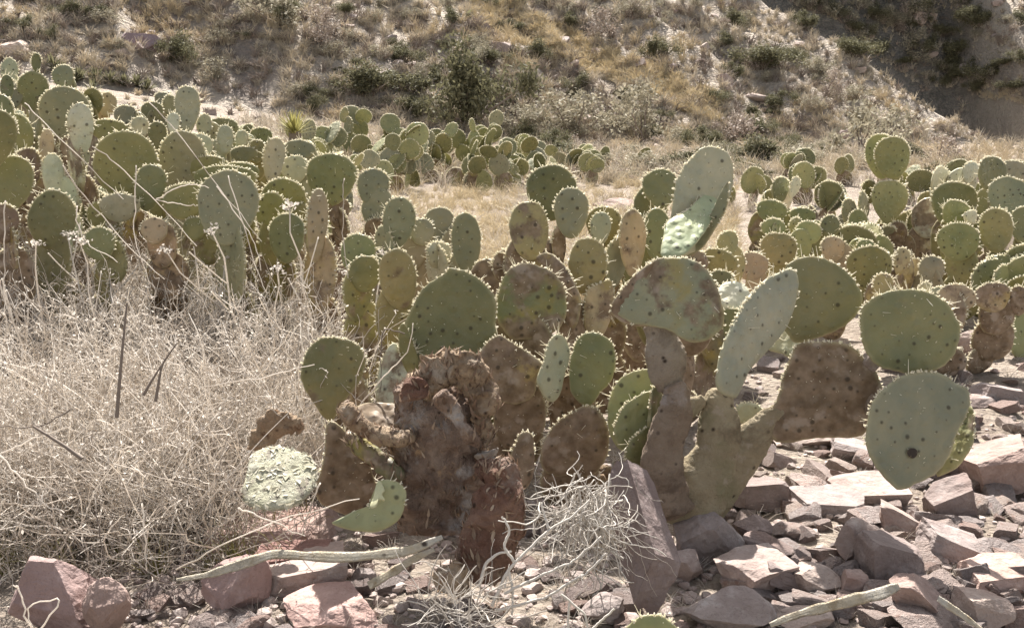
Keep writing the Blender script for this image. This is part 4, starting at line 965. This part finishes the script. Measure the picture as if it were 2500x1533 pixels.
PY(crop(0, 0, .9856), rot, [(790,1010),(840,1050),(890,1120),(905,1210),(860,1245),(800,1225),(760,1190),(778,1100)], 2.2, 10, 5, (.2, .12, .09), .95, thick=.025, name='dried_pad')
lump_tube([(1180, 1420), (1190, 1350), (1210, 1280), (1225, 1210), (1222, 1150), (1215, 1120)], [46, 56, 56, 50, 44, 24], 2.02, 'side_trunk', M_ROTR, rr_, rl, 110, 180, .5, .7, 13, 22)
lump_tube([(1170, 1160), (1195, 1150), (1215, 1135)], [24, 26, 16], 2.05, 'torn_edge', M_ROTR, rr_, rl, 30, 50, .5, .8, 14, 50)
PY(C4, rot, [(1290,1090),(1350,1060),(1400,1100),(1415,1250),(1400,1450),(1340,1560),(1260,1560),(1215,1400),(1220,1250)], 2.16, 35, 0, (.17, .12, .09), .8, spl=1.)
PY(C3, rot, [(1110,1000),(1230,985),(1300,1050),(1290,1180),(1220,1270),(1100,1322),(960,1312),(825,1262),(860,1235),(960,1215),(1050,1165),(1088,1090)], 2.04, 5, 18, (.27,.28,.16), .2, thick=.022, bend=.1, spl=.4, name='crescent_pad')
PY(C3, rot, [(1112,1010),(1135,990),(1165,1050),(1150,1080),(1168,1120),(1130,1115),(1110,1160),(1070,1160),(1092,1090)], 2.022, 10, 56, (.36,.39,.24), .1, thick=.006, spines=False, name='peeled_skin')
lump_tube([(1095, 1440), (1110, 1405), (1125, 1370)], [30, 32, 16], 1.95, 'root_stub', M_ROTT, rr_, rl, 30, 60, .5, .9, 15, 50)
lump_tube([(1190, 1100), (1200, 1125)], [22, 16], 2.1, 'dry_crust', M_GREY, rr_, rl, 26, 30, .6, .9, 16, 60)
# flaking pad lying at left
fl = plant(670, 2.1, 'pale flaking rounded cactus pad lying in the sun at the edge of the brush', 'fallen_pad', 'cactus pad')
PY(C3, fl, [(330,800),(430,770),(560,790),(670,840),(715,920),(715,1020),(640,1120),(520,1170),(390,1180),(280,1150),(240,1080),(270,960),(290,870)], 2.06, -6, 56, (.62, .62, .42), .15, thick=.02, bend=.02, spines=False, mat=M_FLAKE)
tag(lump_tube([(610, 1095), (640, 1060), (675, 1035), (715, 1040), (745, 1060)], [8, 18, 26, 24, 12], 2.3, 'curled_husk', M_ROTT, None, None, 40, 80, .8, .5, 20, 40), 'dark curled husk of dead cactus behind the flaking pale pad', 'husk')
# bits of fibrous debris
def debris(n, x0, x1, y0, y1):
    for i in range(n):
        px, py = random.uniform(x0, x1), random.uniform(y0, y1); D = hit(px, py) - .01
        s = random.uniform(10, 26); a = random.uniform(-.6, .6)
        o = lump_tube([(px - s * 1.4 * math.cos(a), py - s * math.sin(a)), (px, py - s * .4), (px + s * 1.4 * math.cos(a), py + s * math.sin(a))], [s * .5, s * .7, s * .3], D, 'dry_husk', random.choice([M_ROTT, M_ROTT, M_ROT]), None, None, 18, 30, .7, .7, 30 + i, 60)
        tag(o, 'crumbled tan husk of dead cactus lying among the foreground litter', 'husk', 'crumbled cactus husks')
def peel(objs, n, size, m, parent, ploc, name='peeling_skin', seed=5):
    rs = np.random.default_rng(seed); Vs = []; Ns = []
    for o in objs:
        me = o.data; c = np.empty(len(me.vertices) * 3, np.float32); me.vertices.foreach_get('co', c); Vs.append(c.reshape(-1, 3)); 
        q = np.empty(len(me.vertices) * 3, np.float32); me.vertex_normals.foreach_get('vector', q); Ns.append(q.reshape(-1, 3))
    Vs = np.concatenate(Vs); Ns = np.concatenate(Ns); i = rs.integers(0, len(Vs), n); c = Vs[i]; nr = Ns[i]
    a = np.cross(nr, rs.normal(size=(n, 3))); a /= np.linalg.norm(a, axis=1, keepdims=True) + 1e-9; b = np.cross(nr, a); s_ = (size * rs.uniform(.3, 1.3, n) ** 1.5)[:, None]; lift = rs.uniform(.0, .6 if size > .01 else .22, n)[:, None]
    if size > .01:                      # long fibrous strips running up the trunk
        up_ = np.array([0, 0, 1.]) + rs.normal(size=(n, 3)) * .35; a = up_ - nr * (up_ * nr).sum(1, keepdims=True); a /= np.linalg.norm(a, axis=1, keepdims=True); b = np.cross(nr, a) * .35
    P = [c - a * s_ * .6 - nr * .001, c - b * s_ * rs.uniform(.3, .7, (n, 1)) + nr * s_ * .15, c + a * s_ + nr * s_ * lift, c + b * s_ * rs.uniform(.3, .7, (n, 1)) + nr * s_ * .2]
    o = mk(name, np.stack(P, 1).reshape(-1, 3), np.arange(4 * n).reshape(n, 4), m, parent, False, {'tone': np.repeat(rs.uniform(0, 1, n) ** 1.3, 4)}); o['kind'] = 'stuff'; return o
M_PEEL = mat_veg('torn_skin', (.13, .085, .06), (.42, .33, .25), (.26, .175, .12), .15, 14.)
M_PEELP = mat_veg('pale_flakes', (.46, .43, .32), (.74, .71, .60), None, .2)
kids = [o for o in COL.objects if o.parent == rr_]
peel([o for o in kids if o.name.split('.')[0] in ('trunk', 'side_trunk', 'dry_crust', 'torn_edge')], 900, .013, M_PEEL, rr_, rl)
peel([o for o in kids if o.name.split('.')[0] in ('hooked_rim', 'shrivelled_arm', 'root_stub')], 1100, .012, M_PEEL, rr_, rl, seed=6)
fp = [o for o in COL.objects if o.parent == fl[0] and o.name.startswith('pad')][0]
peel([fp], 380, .009, M_PEELP, fp, None, seed=7)
debris(34, 980, 1500, 1170, 1520)
debris(8, 1290, 1500, 1140, 1230)

# grey root tangle
def tangle(name, root, dirs, n, L, r, D, label, wob=.26, tone=(.1, 1.), m=None):
    x0, y0, d0 = root; A = Acc()
    B0 = at(x0, y0, D + d0)
    P = np.zeros((n, 14, 3)); Rr = np.zeros((n, 14))
    for i in range(n):
        p = B0 + np.array([random.gauss(0, .035), random.gauss(0, .025), random.gauss(0, .03)]); dx, dy, dz = random.choice(dirs)
        d = np.array([dx, dy, dz]) + np.array([random.gauss(0, .42), random.gauss(0, .35), random.gauss(0, .4)]); d /= np.linalg.norm(d); st = L * random.uniform(.4, 1.15) / 13
        ph = np.array([random.gauss(0, wob), random.gauss(0, wob), random.gauss(0, wob)])
        for k in range(14):
            P[i, k] = p; g = gq(p[0], p[1]) + .012; p = p + d * st
            if p[2] < g: p[2] = g; d[2] = abs(d[2]) * .2
            d = d + ph * .25 + np.array([random.gauss(0, wob), random.gauss(0, wob), random.gauss(0, wob)]); d /= np.linalg.norm(d)
            Rr[i, k] = r * random.uniform(.8, 1.2) * (1 - .5 * k / 14)
        Rr[i] *= random.choice([.5, .7, 1, 1, 1.6])
    V, Q = strands(P, Rr, 5); A.add(V, Q, np.repeat(rng.uniform(*tone, n), 14 * 5))
    return tag(A.build(name, m or M_GREY, None, True), label, 'roots')
tangle('dead_root_tangle', (1435, 1235, 0), [(-.5, -.3, -.6), (-.2, -.3, -.9), (.15, -.3, -.8), (-.6, -.3, -.5), (0, -.4, -1)], 230, .16, .0011, 2.02, 'grey bleached tangle of dead roots spilling down left of the upright stone')
tangle('dead_root_tangle', (1120, 1500, 0), [(-.6, -.2, .3), (.6, -.2, .4), (0, -.3, .5), (.3, 0, .3)], 120, .09, .0009, 1.85, 'small fine grey root tuft at the bottom edge right of the pink rocks', .12)
tubes([([(1200, 1480), (1240, 1390), (1300, 1330), (1345, 1290), (1390, 1265), (1440, 1220)], 0), ([(1340, 1290), (1330, 1260), (1320, 1225)], 0), ([(1255, 1370), (1230, 1335), (1245, 1290), (1225, 1260)], 0), ([(1240, 1390), (1252, 1440), (1250, 1500)], 0)], 1.93, .003, .0018, .95, 'bleached_root', M_GREY, 'thick forked bleached root curving up across the grey tangle', 'root', 26, .0006)
tubes([([(1170, 1430), (1185, 1375), (1215, 1350), (1250, 1345)], 0)], 1.95, .0035, .002, .9, 'bleached_root', M_GREY, 'single arched bleached root left of the grey tangle', 'root', 18, .0004)
tubes([([(1210, 1490), (1330, 1460), (1430, 1400), (1480, 1350)], 0), ([(1230, 1450), (1330, 1400), (1400, 1370), (1470, 1310)], 0)], 1.92, .003, .002, .8, 'bleached_root', M_GREY, 'pair of long bleached roots running along the bottom of the grey tangle', 'root', 22, .0008)
tubes([([(1370, 1450), (1430, 1500), (1435, 1540)], 0), ([(1440, 1540), (1500, 1485)], 0), ([(1390, 1470), (1385, 1540)], 0)], 1.8, .0022, .0018, .9, 'bleached_root', M_GREY, 'forked pale twig at the bottom edge below the grey tangle', 'root', 14, .0004)
# bleached leaf strips
def strip(pts, ws, D, label):
    P = np.array([at(p[0], p[1], D + (p[2] if len(p) > 2 else 0)) for p in pts]); k = np.arange(len(P)); n = 60; t = np.linspace(0, len(P) - 1, n)
    Q = np.stack([np.interp(t, k, P[:, i]) for i in range(3)], -1); w_ = np.interp(t, k, np.array(ws) * D / F)
    for _ in range(5): Q[1:-1] = (Q[:-2] + 2 * Q[1:-1] + Q[2:]) / 4
    T = np.gradient(Q, axis=0); T /= np.linalg.norm(T, axis=1, keepdims=True); N = np.array([0, -.75, .66]); S_ = np.cross(T, N); S_ /= np.linalg.norm(S_, axis=1, keepdims=True); Nn = np.cross(S_, T)
    c = np.array([-1, -.6, 0, .6, 1, .6, 0, -.6]); th = np.array([0, .5, -.1, .5, 0, -.5, -.9, -.5]) * .0018; w_ = w_ * 1.15; w_ = w_ * (1 + .18 * vnoise(np.stack([t * 3, t * 0, t * 0], -1), 4)); N = N[None] + .35 * np.stack([vnoise(np.stack([t * 1.3, t * 0 + 3, t * 0], -1), 8), t * 0, t * 0], -1); S_ = np.cross(T, N); S_ /= np.linalg.norm(S_, axis=1, keepdims=True); Nn = np.cross(S_, T)
    V = Q[:, None] + S_[:, None] * (c[None, :, None] * w_[:, None, None] / 2) + Nn[:, None] * th[None, :, None]
    V = V + S_[:, None] * (.0012 * fbm(V * 60, 3, 3))[..., None]
    i = np.arange(n * 8).reshape(n, 8); b = np.roll(i, -1, 1); Qd = np.stack([i[:-1], b[:-1], b[1:], i[1:]], -1).reshape(-1, 4)
    return tag(mk('dry_leaf_strip', V.reshape(-1, 3), Qd, M_BARK), label, 'dry leaf')
strip([(430, 1415), (500, 1405), (580, 1380), (670, 1350), (740, 1357), (860, 1360), (1000, 1345), (1080, 1310)], [6, 14, 24, 22, 20, 22, 22, 10], 1.93, 'long bleached leaf strip lying across the rocks left of the rotten stump')
strip([(1880, 1525), (1960, 1495), (2060, 1470), (2150, 1448), (2195, 1430)], [10, 18, 26, 28, 16], 1.86, 'white dry leaf strip lying on the right scree near the bottom edge')
strip([(900, 1430), (950, 1400), (1000, 1370), (1060, 1340)], [16, 20, 18, 10], 1.95, 'short grey leaf strip under the rotten stump')
strip([(2290, 1460), (2350, 1500), (2400, 1540)], [14, 16, 12], 1.82, 'narrow white leaf strip near the bottom right corner')

# ------------------------------------------------------------------ hillside vegetation
def leafball(n, seed, leaf=.03, lobes=9, stems=10):
    """shrub of small leaf quads gathered in clumps round forking twigs; unit size ~1 m wide"""
    rs = np.random.default_rng(seed); A = Acc()
    cs = rs.normal(size=(lobes, 3)) * np.array([.26, .24, .17]) + np.array([0, 0, .42]); cs[:, 2] = np.clip(cs[:, 2], .14, .8)
    i = rs.integers(0, lobes, n); c = cs[i] + rs.normal(size=(n, 3)) * rs.uniform(.07, .13, lobes)[i][:, None]; c[:, 2] = np.maximum(c[:, 2], .02)
    a = rs.normal(size=(n, 3)); a /= np.linalg.norm(a, axis=1, keepdims=True); b = np.cross(a, rs.normal(size=(n, 3))); b /= np.linalg.norm(b, axis=1, keepdims=True)
    s = (leaf * rs.uniform(.5, 1.3, n))[:, None]
    V = np.stack([c - a * s, c - b * s * .45, c + a * s, c + b * s * .45], 1).reshape(-1, 3)
    fol = (V, np.arange(4 * n).reshape(n, 4), np.repeat(rs.uniform(0, 1, n), 4))
    P = np.stack([np.linspace(0, 1, 6)[:, None] * cc * np.array([1, 1, .95]) + rs.normal(size=(6, 3)) * .012 for cc in cs[:stems]]); P[:, 0] *= .3
    V2, Q2 = strands(P, np.broadcast_to(np.linspace(.018, .006, 6)[None], P.shape[:2]), 5)
    return fol, (V2, Q2)
def shrub_meshes(kinds):
    out = []
    for (nm, m, n, seed, leaf, lobes) in kinds:
        f, s = leafball(n, seed, leaf, lobes)
        a = mk('foliage', f[0], f[1], m, None, False, {'tone': f[2]}); b = mk('branches', s[0], s[1], M_DARKST, None, True, {'tone': np.full(len(s[0]), .5)})
        out.append((a.data, b.data)); bpy.data.objects.remove(a); bpy.data.objects.remove(b)
    return out
SH_G = shrub_meshes([('g', M_LEAF, 5200, 1, .036, 16), ('g', M_LEAF, 3600, 2, .034, 9), ('g', M_LEAF, 4200, 3, .036, 12)])
SH_S = shrub_meshes([('s', M_SAGE, 1300, 4, .038, 8), ('s', M_SAGE, 1200, 5, .036, 6), ('s', M_SAGE, 1300, 8, .036, 10)])
SH_D = shrub_meshes([('d', M_DEADB, 900, 6, .036, 7), ('d', M_DEADB, 800, 7, .04, 5)])
def shrub(px, py, wpx, kinds, label, group=None, hs=1., name='shrub'):
    D = hit(px, py); P = at(px, py, D); a, b = random.choice(kinds); s = wpx / F * D * 1.05
    z = gq(P[0], P[1]); o = empty(name, (P[0], P[1], z - .03 * s), label, 'shrub', group); o.scale = (s, s, s * hs); o.rotation_euler = (0, 0, random.uniform(0, 6.28))
    for nm, me in (('foliage', a), ('branches', b)):
        c = bpy.data.objects.new(nm, me); COL.objects.link(c); c.parent = o
    return o
BIGS = [
 (1140, 318, 175, SH_G, 1.25, 'large dark green rounded bush at the foot of the slope, upper centre'),
 (900, 245, 125, SH_G, .7, 'dark green bush left of the large rounded bush'),
 (1000, 285, 70, SH_G, .7, 'smaller dark green bush touching the left side of the large rounded bush'),
 (1275, 325, 110, SH_S, .7, 'low olive bush right of the large rounded bush'),
 (1410, 345, 170, SH_S, .8, 'broad grey-olive bush on the slope foot right of centre'),
 (1570, 350, 140, SH_S, 1.2, 'tall grey-olive bush with bare stems at right of centre'),
 (2100, 385, 190, SH_S, 1.0, 'wide brown-olive bush behind the lollipop cactus'),
 (1860, 190, 110, SH_G, .7, 'rounded olive bush high on the right part of the slope'),
 (2080, 150, 80, SH_G, .8, 'small dark green bush beside the shaded gully'),
 (2010, 245, 80, SH_D, 1., 'brown dry bush in the middle of the right slope'),
 (440, 165, 80, SH_G, 1., 'narrow dark green bush above the dirt clearing at upper left'),
 (520, 205, 90, SH_S, .7, 'low grassy green bush on the dirt clearing at upper left'),
 (1310, 160, 60, SH_G, .9, 'small green bush on the golden grass streak high on the slope'),
 (1260, 90, 55, SH_G, .7, 'small olive bush at the top of the golden grass streak'),
 (980, 160, 70, SH_G, .8, 'small dark bush above and left of the large rounded bush'),
 (690, 75, 120, SH_S, .8, 'olive brown bush high on the slope left of centre'),
 (250, 40, 110, SH_D, .8, 'dead brown brush patch at the top left'),
 (780, 110, 110, SH_D, .9, 'brown brush patch high on the slope left of centre'),
 (640, 30, 140, SH_S, .7, 'dark brown bush at the top edge left of centre'),
 (1500, 110, 110, SH_D, .8, 'grey-brown bush high on the slope right of centre'),
 (1800, 350, 120, SH_D, .8, 'dark brush patch behind the spoon shaped cactus pad'),
 (1850, 400, 130, SH_G, .6, 'low dark green bush behind the spoon shaped cactus pad'),
 (1350, 395, 110, SH_G, .45, 'low green scrub at the foot of the slope above the golden grass, centre'),
 (1560, 430, 130, SH_S, .5, 'low sage scrub behind the small round dark pad'),
 (1700, 425, 120, SH_G, .5, 'low green scrub just left of the spoon shaped pad top'),
 (1960, 420, 120, SH_S, .6, 'low sage scrub between the spoon shaped pad and the lollipop cactus'),
 (2290, 400, 120, SH_D, .7, 'grey brush behind and right of the lollipop cactus'),
 (1480, 300, 80, SH_D, .8, 'grey-brown bush between the two grey-olive bushes')]
for (px, py, wd, kd, hs, lb) in BIGS: shrub(px, py, wd, kd, lb, hs=hs)
# pointed-leaf clump at upper left (agave patch) and the spiky yucca
def rosette(name, px, py, wpx, m, label, n=60, w_=.02, group=None):
    D = hit(px, py); P = at(px, py, D); s = wpx / F * D; A = Acc(); V = []; Q = []
    a = rng.uniform(0, 6.28, n); e = rng.uniform(.25, 1.45, n); L = s * .55 * rng.uniform(.7, 1.1, n); t = np.array([0, .35, .7, 1.])
    d = np.stack([np.cos(a) * np.cos(e), np.sin(a) * np.cos(e), np.sin(e)], -1); sd = np.stack([-np.sin(a), np.cos(a), 0 * a], -1)
    pts = d[:, None] * (L[:, None] * t[None])[..., None]; pts[..., 2] -= (.18 * L[:, None] * t[None] ** 2); wd = s * w_ * np.array([.8, 1, .7, .05])[None, :, None]
    V = np.stack([pts - sd[:, None] * wd, pts + sd[:, None] * wd], 2); i = np.arange(n * 8).reshape(n, 4, 2)
    Qd = np.stack([i[:, :-1, 0], i[:, :-1, 1], i[:, 1:, 1], i[:, 1:, 0]], -1).reshape(-1, 4)
    o = mk(name, V.reshape(-1, 3), Qd, m, None, False, {'tone': np.repeat(rng.uniform(0, 1, n), 8)}); o.location = (P[0], P[1], gq(P[0], P[1]))
    return tag(o, label, name.replace('_', ' '), group)
for i, (px, py) in enumerate([(150, 175), (195, 190), (235, 188), (270, 200), (305, 205), (335, 205), (180, 205), (225, 212), (130, 160), (360, 215)]):
    rosette('agave', px, py + 12, 80, M_LEAF, 'dark spiky agave in the row at the edge of the dirt clearing, upper left', 46, .035, 'agaves in a row at upper left')
def yucca():
    D = 6.2; P = at(720, 330, D); z = gq(P[0], P[1]); n = 110
    o = rosette('yucca', 720, 330, 150, M_YUCCA, 'yellow-green spiky yucca behind the broad round pad, left of centre', n, .012); o.location = (P[0], P[1], P[2]); o.scale = [6.2 / hit(720, 330)] * 3
    root = empty('yucca', (P[0], P[1], z), 'yellow-green spiky yucca behind the broad round pad, left of centre', 'yucca')
    lf = o; 
    for k in ('label', 'category'): del lf[k]
    lf.name = 'leaves'; lf.parent = root; lf.location = (0, 0, P[2] - z)
    Q = np.linspace([0, 0, -.02], [0, 0, P[2] - z + .02], 6)[None]; V, F_ = strands(Q, np.full((1, 6), .035), 10)
    mk('trunk', V, F_, M_DARKST, root, True, {'tone': np.full(len(V), .4)}); root.name = 'yucca'
yucca()
def onhill(px, py): return not (px > 1950 and py < 130 + (px - 1950) * .53 - 40)
n = 0
while n < 260:
    px = random.uniform(-60, 2560); py = random.uniform(-60, 400 if px > 1300 else 330)
    if px < 700 and py > 160: continue
    if random.random() < .35: px = random.uniform(1950, 2400); py = random.uniform(-40, 60 + (px - 1950) * .5)
    if 1180 < px < 1750 and abs(py - (50 + (px - 1180) * .42)) < 35: continue
    kd, lb, gp = random.choice([(SH_D, 'small dry grey-brown bush among the clumps on the slope', 'dry bushes on the slope'), (SH_S, 'small sage coloured bush among the clumps on the slope', 'sage bushes on the slope'), (SH_S, 'small sage coloured bush among the clumps on the slope', 'sage bushes on the slope'), (SH_G, 'small dark green bush among the clumps on the slope', 'green bushes on the slope'), (SH_G, 'small dark green bush among the clumps on the slope', 'green bushes on the slope')])
    shrub(px, py, random.uniform(28, 66), kd, lb, gp, hs=random.uniform(.6, 1.), name='bush'); n += 1
for i in range(115):
    px = random.uniform(560, 2560) if i < 60 else random.uniform(1230, 2050); py = random.uniform(335, 450) + (20 if px > 1900 else 0)
    kd, lb, gp = random.choice([(SH_G, 'small green scrub bush at the foot of the slope', 'green scrub along the slope foot'), (SH_S, 'small sage scrub bush at the foot of the slope', 'sage scrub along the slope foot'), (SH_D, 'small dead scrub bush at the foot of the slope', 'dead scrub along the slope foot')])
    shrub(px, py, random.uniform(35, 75), kd, lb, gp, hs=random.uniform(.5, .9), name='scrub_bush')
# tufts of dry grass over the whole slope: uncountable
def hill_tufts(name, n, m, label, cond, h, spread, nb, r):
    A = Acc(); c = 0
    while c < n:
        px = random.uniform(-150, 2650); py = random.uniform(-120, 430)
        if px < 720 and py > 185 and random.random() < .55: continue
        if not cond(px, py): continue
        D = hit(px, py)
        if D < 13: 
            if random.random() < .6: continue
        P = at(px, py, D); k = random.uniform(.5, 1.25) * min(1, max(.35, (D - 10) / 16))
        Q, rr = tuft_strands(np.array([P[0], P[1], gq(P[0], P[1]) - .03]), nb, h * k, spread * k, seg=3, r=r, curl=.45)
        V, F_ = strands(Q, rr, 3); A.add(V, F_, np.repeat(np.clip(random.random() + rng.normal(size=nb) * .15, 0, 1), 9)); c += 1
    return tag(A.build(name, m, None, False), label, 'grass', kind='stuff')
hill_tufts('hillside_grass', 4200, M_HGRASS, 'dry tan grass tufts covering the slope', lambda a, b: True, .34, .24, 22, .011)
hill_tufts('yellow_hillside_grass', 800, M_STRAWY, 'golden grass streak running down the slope', lambda px, py: 1150 < px < 1760 and abs(py - (40 + (px - 1180) * .42)) < 38, .3, .24, 24, .011)
hill_tufts('brown_hillside_brush', 1700, M_DEADB, 'low grey-brown brush scattered over the slope', lambda a, b: True, .34, .32, 22, .012)
for i in range(95):
    px = random.uniform(-20, 2520); py = random.uniform(0, 430)
    D = hit(px, py)
    if D < 9: continue
    scatter_rock(px, py, random.uniform(.15, .5) * (D / 30), 'pale stone lying on the slope between the bushes', 'stones on the slope', tint=random.choice([LT, PK, GY]))
rock_px(215, 38, 90, 30, 'long pale bright rock at the top left of the slope', (1.6, 1.5, 1.45), ry=24, name='rock')
rock_px(30, 125, 150, 60, 'smooth light grey rock at the left edge above the cacti', (1.4, 1.4, 1.3), name='rock')
rock_px(1840, 240, 80, 30, 'pale bright rock in the middle of the right slope', LT)
rock_px(340, 100, 140, 50, 'flat purple-grey rock on the upper left slope', (.7, .65, .75), ry=12)
